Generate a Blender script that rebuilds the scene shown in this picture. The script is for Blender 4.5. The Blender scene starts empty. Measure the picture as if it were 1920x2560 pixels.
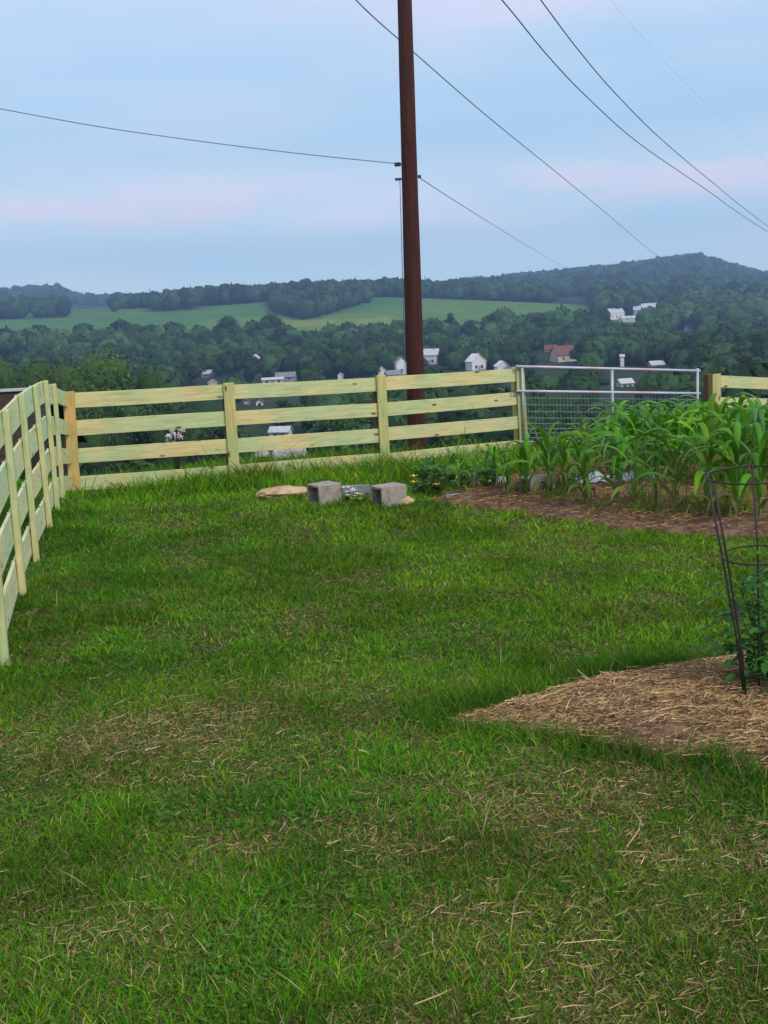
import bpy, math, random
import numpy as np
from mathutils import Vector, Matrix
R = math.radians
S = bpy.context.scene
C = S.collection
rng = np.random.default_rng(7)
random.seed(7)

# ------------------------------------------------------------------ camera
FPX = 2750.0
CX, CY = 960.0, 1280.0
EYE = 1.75
pitch = math.atan((CY - 770.0) / FPX)
roll = R(3.0)
Fw = Vector((0, math.cos(pitch), -math.sin(pitch)))
R0 = Vector((1, 0, 0)); U0 = Vector((0, math.sin(pitch), math.cos(pitch)))
Rt = math.cos(roll) * R0 - math.sin(roll) * U0
Up = math.sin(roll) * R0 + math.cos(roll) * U0
camd = bpy.data.cameras.new('camera'); cam = bpy.data.objects.new('camera', camd); C.objects.link(cam)
cam.matrix_world = Matrix(((Rt.x, Up.x, -Fw.x, 0), (Rt.y, Up.y, -Fw.y, 0), (Rt.z, Up.z, -Fw.z, EYE), (0, 0, 0, 1)))
camd.sensor_width = 36; camd.sensor_fit = 'AUTO'; camd.lens = 36 * FPX / 2560
camd.clip_end = 20000; camd.clip_start = 0.05
S.camera = cam

def ray(px, py):
    return Fw + Rt * ((px - CX) / FPX) + Up * (-(py - CY) / FPX)
def at(px, py, Y):
    d = ray(px, py); t = Y / d.y
    return Vector((d.x * t, Y, EYE + d.z * t))

# ------------------------------------------------------------------ ground heights
GY = np.array([-30, 0, 3, 6.4, 9, 12, 13.5, 15, 16.3, 17.4, 19, 22, 30, 60, 120, 210, 430], float)
GZ = np.array([0.3, 0, -.07, -.265, -.265, -.28, -.42, -.58, -.65, -.70, -.95, -1.7, -3.8, -9.5, -17, -24, -24], float)
COLS = np.array([0, 190, 250, 500, 750, 1000, 1250, 1500, 1640, 1750, 1800, 1920], float)
ROWD = np.array([430, 640, 770, 1050, 1300, 1900, 2300, 3000, 7000], float)
ROWY = {
 640: [880, 878, 876, 872, 868, 862, 850, 845, 842, 840, 838, 835],
 770: [842, 842, 842, 850, 862, 850, 832, 822, 820, 820, 820, 820],
 1050: [797, 788, 784, 764, 752, 745, 754, 764, 768, 770, 772, 772],
 1300: [774, 772, 772, 764, 750, 740, 746, 748, 746, 744, 746, 750],
 1900: [756, 750, 766, 768, 758, 750, 726, 702, 688, 676, 688, 714],
 2300: [750, 734, 760, 764, 758, 748, 718, 692, 676, 657, 672, 704]}
def yh(px): return 770.0 - (px - 960.0) * math.tan(roll)
ROWZ = []
for d in ROWD:
    if d == 430: ROWZ.append([-24.0] * len(COLS))
    elif d in ROWY: ROWZ.append([EYE - (y - yh(c)) * d / FPX for c, y in zip(COLS, ROWY[d])])
    elif d == 3000: ROWZ.append([-20.0] * len(COLS))
    else: ROWZ.append([-60.0] * len(COLS))
ROWZ = np.array(ROWZ)
def gz(x, y):
    x = np.asarray(x, float); y = np.asarray(y, float)
    near = sum(np.interp(y + o, GY, GZ) for o in (-.8, -.4, 0, .4, .8)) / 5
    px = np.clip(960 + FPX * x / np.maximum(y, 1), 0, 1920)
    cf = np.interp(px, COLS, np.arange(len(COLS))); ci = np.clip(cf.astype(int), 0, len(COLS) - 2); cf = cf - ci
    rf = np.interp(y, ROWD, np.arange(len(ROWD))); ri = np.clip(rf.astype(int), 0, len(ROWD) - 2); rf = rf - ri
    z0 = ROWZ[ri, ci] * (1 - cf) + ROWZ[ri, ci + 1] * cf
    z1 = ROWZ[ri + 1, ci] * (1 - cf) + ROWZ[ri + 1, ci + 1] * cf
    far = z0 * (1 - rf) + z1 * rf
    return np.where(y < 430, near, far)
def g(x, y): return float(gz(x, y))
def hit(px, py, y0=2.0, y1=4000):
    d = ray(px, py); d = d / d.y
    y = y0
    while y < y1:
        if EYE + d.z * y < g(d.x * y, y): break
        y *= 1.004
    return Vector((d.x * y, y, g(d.x * y, y)))

def vnoise(x, y, scale, seed):
    r = np.random.default_rng(seed).random((257, 257))
    u = np.asarray(x) / scale + 1000.3; v = np.asarray(y) / scale + 1000.7
    i = np.floor(u).astype(int); j = np.floor(v).astype(int); fu = u - i; fv = v - j
    fu = fu * fu * (3 - 2 * fu); fv = fv * fv * (3 - 2 * fv)
    a = r[i % 257, j % 257]; b = r[(i + 1) % 257, j % 257]; c = r[i % 257, (j + 1) % 257]; d = r[(i + 1) % 257, (j + 1) % 257]
    return (a * (1 - fu) + b * fu) * (1 - fv) + (c * (1 - fu) + d * fu) * fv

# ------------------------------------------------------------------ materials
def newmat(name):
    m = bpy.data.materials.new(name); m.use_nodes = True
    nt = m.node_tree; b = nt.nodes['Principled BSDF']
    return m, nt, b
def N(nt, t, **k):
    n = nt.nodes.new(t)
    for a, v in k.items(): setattr(n, a, v)
    return n
def ramp(nt, stops):
    r = N(nt, 'ShaderNodeValToRGB'); e = r.color_ramp.elements
    while len(e) < len(stops): e.new(.5)
    for i, (p, c) in enumerate(stops):
        e[i].position = p; e[i].color = (*c, 1) if len(c) == 3 else c
    return r
def coords(nt, scale=(1, 1, 1), kind='Object', rand=False):
    tc = N(nt, 'ShaderNodeTexCoord'); mp = N(nt, 'ShaderNodeMapping'); mp.inputs['Scale'].default_value = scale
    nt.links.new(tc.outputs[kind], mp.inputs['Vector'])
    if rand:
        oi = N(nt, 'ShaderNodeObjectInfo'); ml = N(nt, 'ShaderNodeMath', operation='MULTIPLY'); ml.inputs[1].default_value = 57.0
        nt.links.new(oi.outputs['Random'], ml.inputs[0]); nt.links.new(ml.outputs[0], mp.inputs['Location'])
    return mp.outputs[0]
def noisy(name, stops, scale=5, detail=6, rough=.8, cscale=(1, 1, 1), bump=0.0, bdist=.02, spec=.3, metallic=0, rand=False, kind='Object', bscale=None):
    m, nt, b = newmat(name)
    v = coords(nt, cscale, kind, rand)
    n = N(nt, 'ShaderNodeTexNoise'); n.inputs['Scale'].default_value = scale; n.inputs['Detail'].default_value = detail
    n.inputs['Roughness'].default_value = .65
    nt.links.new(v, n.inputs['Vector']); r = ramp(nt, stops); nt.links.new(n.outputs['Fac'], r.inputs[0]); nt.links.new(r.outputs[0], b.inputs['Base Color'])
    b.inputs['Roughness'].default_value = rough; b.inputs['Specular IOR Level'].default_value = spec; b.inputs['Metallic'].default_value = metallic
    if bump:
        bp = N(nt, 'ShaderNodeBump'); bp.inputs['Strength'].default_value = bump; bp.inputs['Distance'].default_value = bdist
        src = n
        if bscale:
            src = N(nt, 'ShaderNodeTexNoise'); src.inputs['Scale'].default_value = bscale; src.inputs['Detail'].default_value = 6; nt.links.new(v, src.inputs['Vector'])
        nt.links.new(src.outputs['Fac'], bp.inputs['Height']); nt.links.new(bp.outputs[0], b.inputs['Normal'])
    return m
def wood(name, c1, c2, c3, axis='x'):
    m, nt, b = newmat(name)
    sc = (1.2, 14, 14) if axis == 'x' else (14, 14, 1.2)
    v = coords(nt, sc, 'Object', True)
    n = N(nt, 'ShaderNodeTexNoise'); n.inputs['Scale'].default_value = 2.2; n.inputs['Detail'].default_value = 8; n.inputs['Roughness'].default_value = .7; n.inputs['Distortion'].default_value = .5
    nt.links.new(v, n.inputs['Vector'])
    r = ramp(nt, [(.30, c1), (.5, c2), (.72, c3)]); nt.links.new(n.outputs['Fac'], r.inputs[0])
    # broad tonal patches
    v2 = coords(nt, (1, 1, 1), 'Object', True)
    n2 = N(nt, 'ShaderNodeTexNoise'); n2.inputs['Scale'].default_value = 1.6; n2.inputs['Detail'].default_value = 3; nt.links.new(v2, n2.inputs['Vector'])
    r2 = ramp(nt, [(.4, (0.80, 0.98, 0.86)), (.65, (1.10, .98, .80))]); nt.links.new(n2.outputs['Fac'], r2.inputs[0])
    mx = N(nt, 'ShaderNodeMix', data_type='RGBA', blend_type='MULTIPLY'); mx.inputs[0].default_value = 1
    nt.links.new(r.outputs[0], mx.inputs[6]); nt.links.new(r2.outputs[0], mx.inputs[7])
    # knots
    v3 = coords(nt, (2.6, 7, 7) if axis == 'x' else (7, 7, 2.6), 'Object', True)
    vo = N(nt, 'ShaderNodeTexVoronoi'); vo.inputs['Scale'].default_value = 1.0; nt.links.new(v3, vo.inputs['Vector'])
    r3 = ramp(nt, [(.06, (1, 1, 1)), (.16, (0, 0, 0))]); nt.links.new(vo.outputs['Distance'], r3.inputs[0])
    mx2 = N(nt, 'ShaderNodeMix', data_type='RGBA'); nt.links.new(r3.outputs[0], mx2.inputs[0]); nt.links.new(mx.outputs[2], mx2.inputs[6]); mx2.inputs[7].default_value = (.09, .055, .02, 1)
    nt.links.new(mx2.outputs[2], b.inputs['Base Color'])
    b.inputs['Roughness'].default_value = .85; b.inputs['Specular IOR Level'].default_value = .2
    bp = N(nt, 'ShaderNodeBump'); bp.inputs['Strength'].default_value = .35; bp.inputs['Distance'].default_value = .004
    nt.links.new(n.outputs['Fac'], bp.inputs['Height']); nt.links.new(bp.outputs[0], b.inputs['Normal'])
    return m
def leafmat(name, trans=.25, attr=True, col=(.05, .12, .02), rough=.5, spec=.35, var=.25, nscale=2.0):
    m, nt, b = newmat(name)
    if attr:
        a = N(nt, 'ShaderNodeAttribute', attribute_name='Col'); src = a.outputs['Color']
    else:
        a = N(nt, 'ShaderNodeRGB'); a.outputs[0].default_value = (*col, 1); src = a.outputs[0]
    oi = N(nt, 'ShaderNodeObjectInfo')
    hs = N(nt, 'ShaderNodeHueSaturation')
    m1 = N(nt, 'ShaderNodeMapRange'); m1.inputs['To Min'].default_value = 1 - var; m1.inputs['To Max'].default_value = 1 + var
    nt.links.new(oi.outputs['Random'], m1.inputs['Value']); nt.links.new(m1.outputs[0], hs.inputs['Value'])
    ml = N(nt, 'ShaderNodeMath', operation='MULTIPLY'); ml.inputs[1].default_value = 7.31; fr = N(nt, 'ShaderNodeMath', operation='FRACT')
    nt.links.new(oi.outputs['Random'], ml.inputs[0]); nt.links.new(ml.outputs[0], fr.inputs[0])
    m2 = N(nt, 'ShaderNodeMapRange'); m2.inputs['To Min'].default_value = .5 - var * .09; m2.inputs['To Max'].default_value = .5 + var * .09
    nt.links.new(fr.outputs[0], m2.inputs['Value']); nt.links.new(m2.outputs[0], hs.inputs['Hue'])
    nt.links.new(src, hs.inputs['Color']); nt.links.new(hs.outputs[0], b.inputs['Base Color'])
    b.inputs['Roughness'].default_value = rough; b.inputs['Specular IOR Level'].default_value = spec
    if trans > 0:
        t = N(nt, 'ShaderNodeBsdfTranslucent'); nt.links.new(hs.outputs[0], t.inputs['Color'])
        mx = N(nt, 'ShaderNodeMixShader'); mx.inputs[0].default_value = trans
        nt.links.new(b.outputs[0], mx.inputs[1]); nt.links.new(t.outputs[0], mx.inputs[2])
        nt.links.new(mx.outputs[0], nt.nodes['Material Output'].inputs['Surface'])
    return m

M = {}
M['rail'] = wood('treated_pine', (.40, .37, .20), (.56, .53, .30), (.64, .61, .40))
M['rail_pale'] = wood('pale_pine', (.38, .42, .24), (.56, .60, .38), (.66, .67, .46))
M['post'] = wood('post_pine', (.28, .27, .12), (.46, .44, .21), (.56, .53, .29), 'z')
M['post_pale'] = wood('pale_post_pine', (.32, .33, .17), (.50, .51, .29), (.60, .60, .38), 'z')
M['post_tan'] = wood('tan_pine', (.36, .24, .09), (.52, .36, .15), (.60, .44, .21), 'z')
M['post_dark'] = noisy('dark_wood', [(.3, (.06, .04, .015)), (.7, (.14, .10, .04))], 4, 6, .9, (8, 8, 1))
M['pole'] = noisy('creosote_pole', [(.25, (.014, .005, .005)), (.5, (.048, .012, .009)), (.78, (.095, .028, .018))], 3, 9, .85, (14, 14, .5), .5, .01, bscale=6)
M['wire'] = noisy('wire_cable', [(.3, (.13, .16, .14)), (.7, (.20, .24, .21))], 4, 3, .6)
M['iron'] = noisy('dark_iron', [(.3, (.006, .006, .006)), (.7, (.022, .016, .013))], 20, 4, .6, spec=.5)
M['gate'] = noisy('galvanised_tube', [(.32, (.56, .33, .42)), (.46, (.46, .47, .58)), (.58, (.46, .49, .60)), (.7, (.40, .40, .64))], 2.2, 1, .5, (1, 1, .2), metallic=.25)
M['gatepost'] = noisy('galvanised_upright', [(.3, (.30, .36, .37)), (.7, (.42, .48, .49))], 6, 3, .5, metallic=.3)
M['mesh'] = noisy('galvanised_wire', [(.3, (.16, .22, .24)), (.7, (.26, .33, .37))], 6, 3, .6, metallic=.2)
M['concrete'] = noisy('concrete_block', [(.25, (.14, .12, .10)), (.5, (.30, .27, .23)), (.8, (.40, .37, .32))], 12, 10, .95, bump=.6, bdist=.006, bscale=60, rand=True)
M['stone'] = noisy('tan_stone', [(.3, (.24, .15, .07)), (.5, (.44, .32, .17)), (.75, (.58, .46, .29))], 9, 8, .9, bump=.6, bdist=.02)
M['rock'] = noisy('pale_rock', [(.3, (.22, .22, .20)), (.7, (.50, .50, .50))], 5, 6, .9, bump=.5, bdist=.02, rand=True)
M['greyboard'] = noisy('weathered_board', [(.3, (.14, .15, .17)), (.7, (.32, .34, .38))], 4, 6, .9, (1, 10, 10))
M['plastic'] = noisy('white_plastic', [(.3, (.26, .32, .38)), (.7, (.50, .56, .60))], 5, 3, .45)
M['leaf'] = leafmat('foliage', .15, var=.20, rough=.7, spec=.15)
M['wood_leaf'] = leafmat('woodland', .05, var=0, rough=.8, spec=.1)
M['grass'] = leafmat('grass_blades', .3, var=0, rough=.6, spec=.12)
M['corn'] = leafmat('corn_leaf', .3, var=.2, rough=.5, spec=.22)
M['straw'] = leafmat('straw_stems', .15, var=0, rough=.6, spec=.25)
M['bark'] = noisy('tree_bark', [(.3, (.03, .025, .02)), (.7, (.09, .07, .05))], 6, 6, .95)
M['white'] = noisy('white_siding', [(.3, (.62, .63, .64)), (.7, (.74, .74, .74))], .6, 3, .8)
M['cream'] = noisy('cream_siding', [(.3, (.50, .46, .36)), (.7, (.60, .56, .44))], .6, 3, .8)
M['greywall'] = noisy('grey_siding', [(.3, (.26, .28, .30)), (.7, (.36, .38, .40))], .6, 3, .8)
M['pinkwall'] = noisy('pinkish_siding', [(.3, (.42, .33, .32)), (.7, (.52, .42, .40))], .6, 3, .8)
M['roofgrey'] = noisy('grey_shingle', [(.3, (.16, .17, .19)), (.7, (.26, .27, .29))], 1.5, 5, .9)
M['rooflight'] = noisy('pale_metal_roof', [(.3, (.40, .42, .45)), (.7, (.54, .56, .58))], 1.5, 5, .7)
M['roofred'] = noisy('red_shingle', [(.3, (.13, .055, .045)), (.7, (.22, .09, .07))], 1.5, 5, .9)
M['roofbrown'] = noisy('brown_shingle', [(.3, (.016, .011, .007)), (.7, (.045, .028, .016))], 5, 6, .9, (1, 1, 1), .4, .02)
M['glass'] = noisy('window_glass', [(.3, (.02, .025, .03)), (.7, (.05, .06, .07))], 1, 2, .2, spec=.5)
M['soil'] = noisy('garden_soil', [(.30, (.035, .020, .012)), (.5, (.12, .072, .042)), (.68, (.24, .155, .09))], 9, 10, 1, bump=1, bdist=.03, bscale=22)
M['flower'] = noisy('white_petals', [(.3, (.62, .55, .62)), (.7, (.80, .78, .82))], 8, 3, .7)
M['flower_y'] = noisy('yellow_petals', [(.3, (.65, .45, .03)), (.7, (.80, .62, .06))], 8, 3, .7)

# terrain: land-use colour (vertex attribute) broken up with noise
def terrain_mat():
    m, nt, b = newmat('terrain_ground')
    a = N(nt, 'ShaderNodeAttribute', attribute_name='Col')
    v = coords(nt, (1, 1, 1), 'Object')
    n = N(nt, 'ShaderNodeTexNoise'); n.inputs['Scale'].default_value = 7; n.inputs['Detail'].default_value = 12; n.inputs['Roughness'].default_value = .75; nt.links.new(v, n.inputs['Vector'])
    n2 = N(nt, 'ShaderNodeTexNoise'); n2.inputs['Scale'].default_value = .05; n2.inputs['Detail'].default_value = 8; n2.inputs['Roughness'].default_value = .6; nt.links.new(v, n2.inputs['Vector'])
    r = ramp(nt, [(.3, (.55, .5, .5)), (.7, (1.4, 1.3, 1.2))]); nt.links.new(n.outputs['Fac'], r.inputs[0])
    r2 = ramp(nt, [(.35, (.78, .82, .9)), (.65, (1.2, 1.12, 1.0))]); nt.links.new(n2.outputs['Fac'], r2.inputs[0])
    mx = N(nt, 'ShaderNodeMix', data_type='RGBA', blend_type='MULTIPLY'); mx.inputs[0].default_value = 1
    nt.links.new(a.outputs['Color'], mx.inputs[6]); nt.links.new(r.outputs[0], mx.inputs[7])
    mx2 = N(nt, 'ShaderNodeMix', data_type='RGBA', blend_type='MULTIPLY'); mx2.inputs[0].default_value = 1
    nt.links.new(mx.outputs[2], mx2.inputs[6]); nt.links.new(r2.outputs[0], mx2.inputs[7])
    nt.links.new(mx2.outputs[2], b.inputs['Base Color']); b.inputs['Roughness'].default_value = 1; b.inputs['Specular IOR Level'].default_value = .1
    bp = N(nt, 'ShaderNodeBump'); bp.inputs['Strength'].default_value = .6; bp.inputs['Distance'].default_value = .02
    nt.links.new(n.outputs['Fac'], bp.inputs['Height']); nt.links.new(bp.outputs[0], b.inputs['Normal'])
    return m
M['terrain'] = terrain_mat()

# ------------------------------------------------------------------ object helpers
def tag(o, label=None, cat=None, group=None, kind=None):
    if label: o['label'] = label
    if cat: o['category'] = cat
    if group: o['group'] = group
    if kind: o['kind'] = kind
    return o
def empty(name, loc, label, cat, group=None, rz=0):
    o = bpy.data.objects.new(name, None); C.objects.link(o); o.location = loc; o.rotation_euler = (0, 0, rz)
    o.empty_display_size = .2
    return tag(o, label, cat, group)
def link(name, me, mat, parent=None, loc=(0, 0, 0), rz=0):
    o = bpy.data.objects.new(name, me); C.objects.link(o)
    if mat: me.materials.append(mat)
    o.location = loc; o.rotation_euler = (0, 0, rz)
    if parent: o.parent = parent
    return o
def mesh_np(name, V, faces3=None, faces4=None, col=None, smooth=False):
    me = bpy.data.meshes.new(name)
    V = np.asarray(V, np.float32); me.vertices.add(len(V)); me.vertices.foreach_set('co', V.ravel())
    f3 = np.zeros((0, 3), np.int32) if faces3 is None else np.asarray(faces3, np.int32)
    f4 = np.zeros((0, 4), np.int32) if faces4 is None else np.asarray(faces4, np.int32)
    nl = f3.size + f4.size; me.loops.add(nl); me.loops.foreach_set('vertex_index', np.concatenate([f4.ravel(), f3.ravel()]))
    npoly = len(f3) + len(f4); me.polygons.add(npoly)
    st = np.concatenate([np.arange(len(f4)) * 4, len(f4) * 4 + np.arange(len(f3)) * 3]).astype(np.int32)
    me.polygons.foreach_set('loop_start', st)
    if smooth: me.polygons.foreach_set('use_smooth', np.ones(npoly, bool))
    if col is not None:
        a = me.color_attributes.new('Col', 'FLOAT_COLOR', 'POINT')
        c = np.ones((len(V), 4), np.float32); c[:, :3] = col; a.data.foreach_set('color', c.ravel())
    me.update(calc_edges=True); me.validate()
    return me
class MB:
    def __init__(s): s.v = []; s.f = []
    def quad(s, *p):
        n = len(s.v); s.v += [tuple(q) for q in p]; s.f.append(tuple(range(n, n + len(p))))
    def box(s, c, size, rz=0, taper=1.0):
        cx, cy, cz = c; a, b, h = size[0] / 2, size[1] / 2, size[2] / 2; n = len(s.v); co, si = math.cos(rz), math.sin(rz)
        for z, k in ((-h, 1), (h, taper)):
            for x, y in ((-a, -b), (a, -b), (a, b), (-a, b)):
                x *= k; y *= k; s.v.append((cx + x * co - y * si, cy + x * si + y * co, cz + z))
        for f in ((3, 2, 1, 0), (4, 5, 6, 7), (0, 1, 5, 4), (1, 2, 6, 5), (2, 3, 7, 6), (3, 0, 4, 7)): s.f.append(tuple(n + i for i in f))
    def tube(s, pts, rad, k=8, cap=True):
        pts = [Vector(p) for p in pts]; rad = rad if isinstance(rad, (list, tuple)) else [rad] * len(pts); n0 = len(s.v)
        for i, p in enumerate(pts):
            t = (pts[min(i + 1, len(pts) - 1)] - pts[max(i - 1, 0)]).normalized()
            a = t.cross(Vector((0, 0, 1)) if abs(t.z) < .9 else Vector((1, 0, 0))).normalized(); b = t.cross(a)
            for j in range(k):
                th = 2 * math.pi * j / k; s.v.append(tuple(p + (a * math.cos(th) + b * math.sin(th)) * rad[i]))
        for i in range(len(pts) - 1):
            for j in range(k):
                s.f.append((n0 + i * k + j, n0 + i * k + (j + 1) % k, n0 + (i + 1) * k + (j + 1) % k, n0 + (i + 1) * k + j))
        if cap:
            s.f.append(tuple(n0 + j for j in range(k))[::-1]); s.f.append(tuple(n0 + (len(pts) - 1) * k + j for j in range(k)))
    def build(s, name, mat, parent=None, origin=None, smooth=False, bevel=0, loc=None, rz=0):
        """verts are world coords when origin given (subtracted); under a parent the parent's location is subtracted"""
        o0 = Vector((0, 0, 0))
        if origin is not None: o0 = Vector(origin)
        elif parent is not None and loc is None: o0 = Vector(parent.location)
        me = bpy.data.meshes.new(name); me.from_pydata([tuple(Vector(p) - o0) for p in s.v], [], s.f); me.update()
        if smooth:
            me.polygons.foreach_set('use_smooth', np.ones(len(me.polygons), bool))
        o = link(name, me, mat, parent, (loc if loc is not None else (tuple(o0) if parent is None else (0, 0, 0))), rz)
        if bevel:
            b = o.modifiers.new('bevel', 'BEVEL'); b.width = bevel; b.segments = 2; b.limit_method = 'ANGLE'
        return o

# ------------------------------------------------------------------ terrain
d_rows = np.concatenate([np.arange(-12, 24, .4), np.geomspace(24, 430, 60), np.linspace(440, 3000, 150), np.linspace(3020, 3300, 6)])
u_cols = np.linspace(-1, 1, 161)
DD, UU = np.meshgrid(d_rows, u_cols, indexing='ij')
XX = UU * (np.maximum(DD, 0) * .8 + 16)
ZZ = gz(XX, DD)
ZZ = ZZ + np.where(DD > 60, (vnoise(XX, DD, 60, 3) - .5) * 1.5, 0)
ZZ = np.where((DD > 500) & (DD < 3000), ZZ + (vnoise(XX, DD, 140, 4) - .5) * 3, ZZ)
PXc = 960 + FPX * XX / np.maximum(DD, 1)
col = np.zeros(DD.shape + (3,))
lawn = np.array([.050, .090, .014]); field = np.array([.060, .170, .030]); field2 = np.array([.085, .195, .030]); yel = np.array([.15, .23, .035]); floor_ = np.array([.022, .042, .016]); valley = np.array([.022, .048, .014]); slope = np.array([.035, .075, .02])
col[:] = lawn
thatch = np.array([.085, .060, .030]); tm = np.clip((vnoise(XX, DD, .8, 11) * .6 + vnoise(XX, DD, .25, 12) * .4 - .45) * 4, 0, 1)[..., None]
col = col * (1 - tm) + thatch * tm
col[(DD > 19)] = slope
col[(DD > 110)] = valley
fm = (DD > 740) & (DD < 1075); col[fm] = field
col[fm & (vnoise(XX, DD, 160, 21) > .5)] = field2
col[(DD > 855) & (DD < 905) & (PXc > 690) & (PXc < 1010)] = yel
col[(DD > 770) & (DD < 800) & (PXc > 600) & (PXc < 1000)] = yel * .8
col[(DD > 800) & (DD < 840) & (PXc > 1150) & (PXc < 1500)] = yel * .75
col[(DD > 1075) & (PXc > 500)] = floor_
col[(DD > 1075) & (PXc <= 500)] = field * .9
col[(DD > 1350)] = floor_
n, mcol = DD.shape
idx = np.arange(n * mcol).reshape(n, mcol)
quads = np.stack([idx[:-1, :-1], idx[:-1, 1:], idx[1:, 1:], idx[1:, :-1]], -1).reshape(-1, 4)
terr = link('ground', mesh_np('ground', np.stack([XX, DD, ZZ], -1).reshape(-1, 3), None, quads, col.reshape(-1, 3), True), M['terrain'])
tag(terr, kind='structure')

# ------------------------------------------------------------------ beds
def inpoly(x, y, poly):
    x = np.asarray(x); y = np.asarray(y); r = np.zeros(x.shape, bool); n = len(poly)
    for i in range(n):
        x1, y1 = poly[i]; x2, y2 = poly[(i + 1) % n]
        c = ((y1 > y) != (y2 > y)) & (x < (x2 - x1) * (y - y1) / ((y2 - y1) + 1e-12) + x1); r ^= c
    return r
def pxpoly(pts): return [tuple(hit(*p)[:2]) for p in pts]
bedA = pxpoly([(1108, 1812), (1200, 1785), (1300, 1756), (1420, 1724), (1500, 1704), (1620, 1682), (1760, 1661), (1920, 1641)]) + [(3.4, 5.6), (3.6, 3.9)] + pxpoly([(1920, 1952), (1800, 1922), (1700, 1908), (1500, 1876), (1380, 1854), (1250, 1838)])
bedB = pxpoly([(1065, 1258), (1150, 1266), (1400, 1302), (1540, 1322), (1680, 1338), (1920, 1352)]) + [(5.5, 8.6), (7.0, 11), (6.5, 17.2), (3.2, 16.4), (2.2, 15.0), (1.2, 12.6)]
def distpoly(x, y, poly):
    x = np.asarray(x, float); y = np.asarray(y, float); best = np.full(x.shape, 1e9)
    for i in range(len(poly)):
        ax, ay = poly[i]; bx, by = poly[(i + 1) % len(poly)]; L2 = (bx - ax) ** 2 + (by - ay) ** 2 + 1e-9
        t = np.clip(((x - ax) * (bx - ax) + (y - ay) * (by - ay)) / L2, 0, 1)
        best = np.minimum(best, np.hypot(x - ax - t * (bx - ax), y - ay - t * (by - ay)))
    return best
def bed_h(x, y, poly, amp):
    d = distpoly(x, y, poly)
    return .012 + np.clip(d / .35, 0, 1) * amp * .6 + np.clip(d / .1, 0, 1) * (vnoise(x, y, .16, 31) * .45 + vnoise(x, y, .07, 32) * .35 + vnoise(x, y, .5, 33) * .2 - .3) * amp
def make_bed(name, poly, step, amp, mat):
    xs = [p[0] for p in poly]; ys = [p[1] for p in poly]
    gx = np.arange(min(xs), max(xs), step); gy = np.arange(min(ys), max(ys), step)
    X, Y = np.meshgrid(gx, gy, indexing='ij')
    inside = inpoly(X, Y, poly)
    Z = gz(X, Y) + np.where(inside, bed_h(X, Y, poly, amp), -.03)
    ix = np.arange(X.size).reshape(X.shape)
    keep = inside[:-1, :-1] | inside[1:, :-1] | inside[:-1, 1:] | inside[1:, 1:]
    q = np.stack([ix[:-1, :-1], ix[1:, :-1], ix[1:, 1:], ix[:-1, 1:]], -1)[keep]
    used = np.unique(q); remap = -np.ones(X.size, int); remap[used] = np.arange(len(used))
    V = np.stack([X, Y, Z], -1).reshape(-1, 3)[used]
    return tag(link(name, mesh_np(name, V, None, remap[q], None, True), mat), kind='structure')
make_bed('mulched_garden_bed', bedA, .03, .075, M['soil'])
make_bed('corn_garden_bed', bedB, .06, .09, M['soil'])
def topz(x, y):
    z = gz(x, y)
    z = np.where(inpoly(x, y, bedA), z + bed_h(x, y, bedA, .075), z)
    return np.where(inpoly(x, y, bedB), z + bed_h(x, y, bedB, .09), z)

# ------------------------------------------------------------------ strips: grass blades, straw
def strips(P, D, L, W, bend, colr, side=None, tipw=0.0):
    """P base (n,3); D unit direction; L length; W width; bend (n,3) offset at tip; 5 verts each"""
    n = len(P)
    if side is None:
        a = rng.random(n) * 2 * np.pi; side = np.stack([np.cos(a), np.sin(a), np.zeros(n)], -1)
    L = L[:, None]; W = W[:, None]
    mid = P + D * L * .55 + bend * .3; tip = P + D * L + bend
    V = np.stack([P - side * W * .5, P + side * W * .5, mid + side * W * .42, mid - side * W * .42, tip], 1)
    b = np.arange(n)[:, None] * 5
    q = b + np.array([0, 1, 2, 3]); t = b + np.array([3, 2, 4])
    c = np.repeat(colr[:, None, :], 5, 1)
    return V.reshape(-1, 3), t, q, c.reshape(-1, 3)
def join_strips(parts):
    Vs, T, Q, Cc = [], [], [], []; off = 0
    for V, t, q, c in parts:
        Vs.append(V); T.append(t + off); Q.append(q + off); Cc.append(c); off += len(V)
    return np.concatenate(Vs), np.concatenate(T), np.concatenate(Q), np.concatenate(Cc)

# straw patches seen on the lawn: centre (pixel), radius (m), strength
PATCH = [((400, 1850), .50, 1.0), ((250, 1880), .35, .7), ((560, 1790), .40, .8), ((760, 1720), .35, .7), ((210, 2380), .22, .9), ((650, 2110), .22, .7), ((900, 2090), .2, .6),
         ((1470, 2010), .35, .9), ((1700, 1990), .25, .6), ((1860, 2100), .3, .9), ((1560, 2180), .35, .7), ((1330, 2300), .25, .9), ((1600, 2440), .35, .9), ((1780, 2330), .3, .7), ((1020, 2120), .2, .8), ((1500, 2530), .3, .7), ((480, 2180), .15, .5), ((60, 2290), .2, .6), ((1250, 1960), .3, .5), ((90, 2470), .2, .5)]
PW = [(hit(*p), r, s) for p, r, s in PATCH]
def strawmask(x, y):
    m = np.zeros(np.shape(x))
    for c, r, s in PW:
        m = np.maximum(m, s * np.exp(-(((x - c.x) / (r * 1.5)) ** 2 + ((y - c.y) / r) ** 2)))
    return np.clip(m * (.5 + .9 * vnoise(x, y, .18, 41)), 0, 1)

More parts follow.
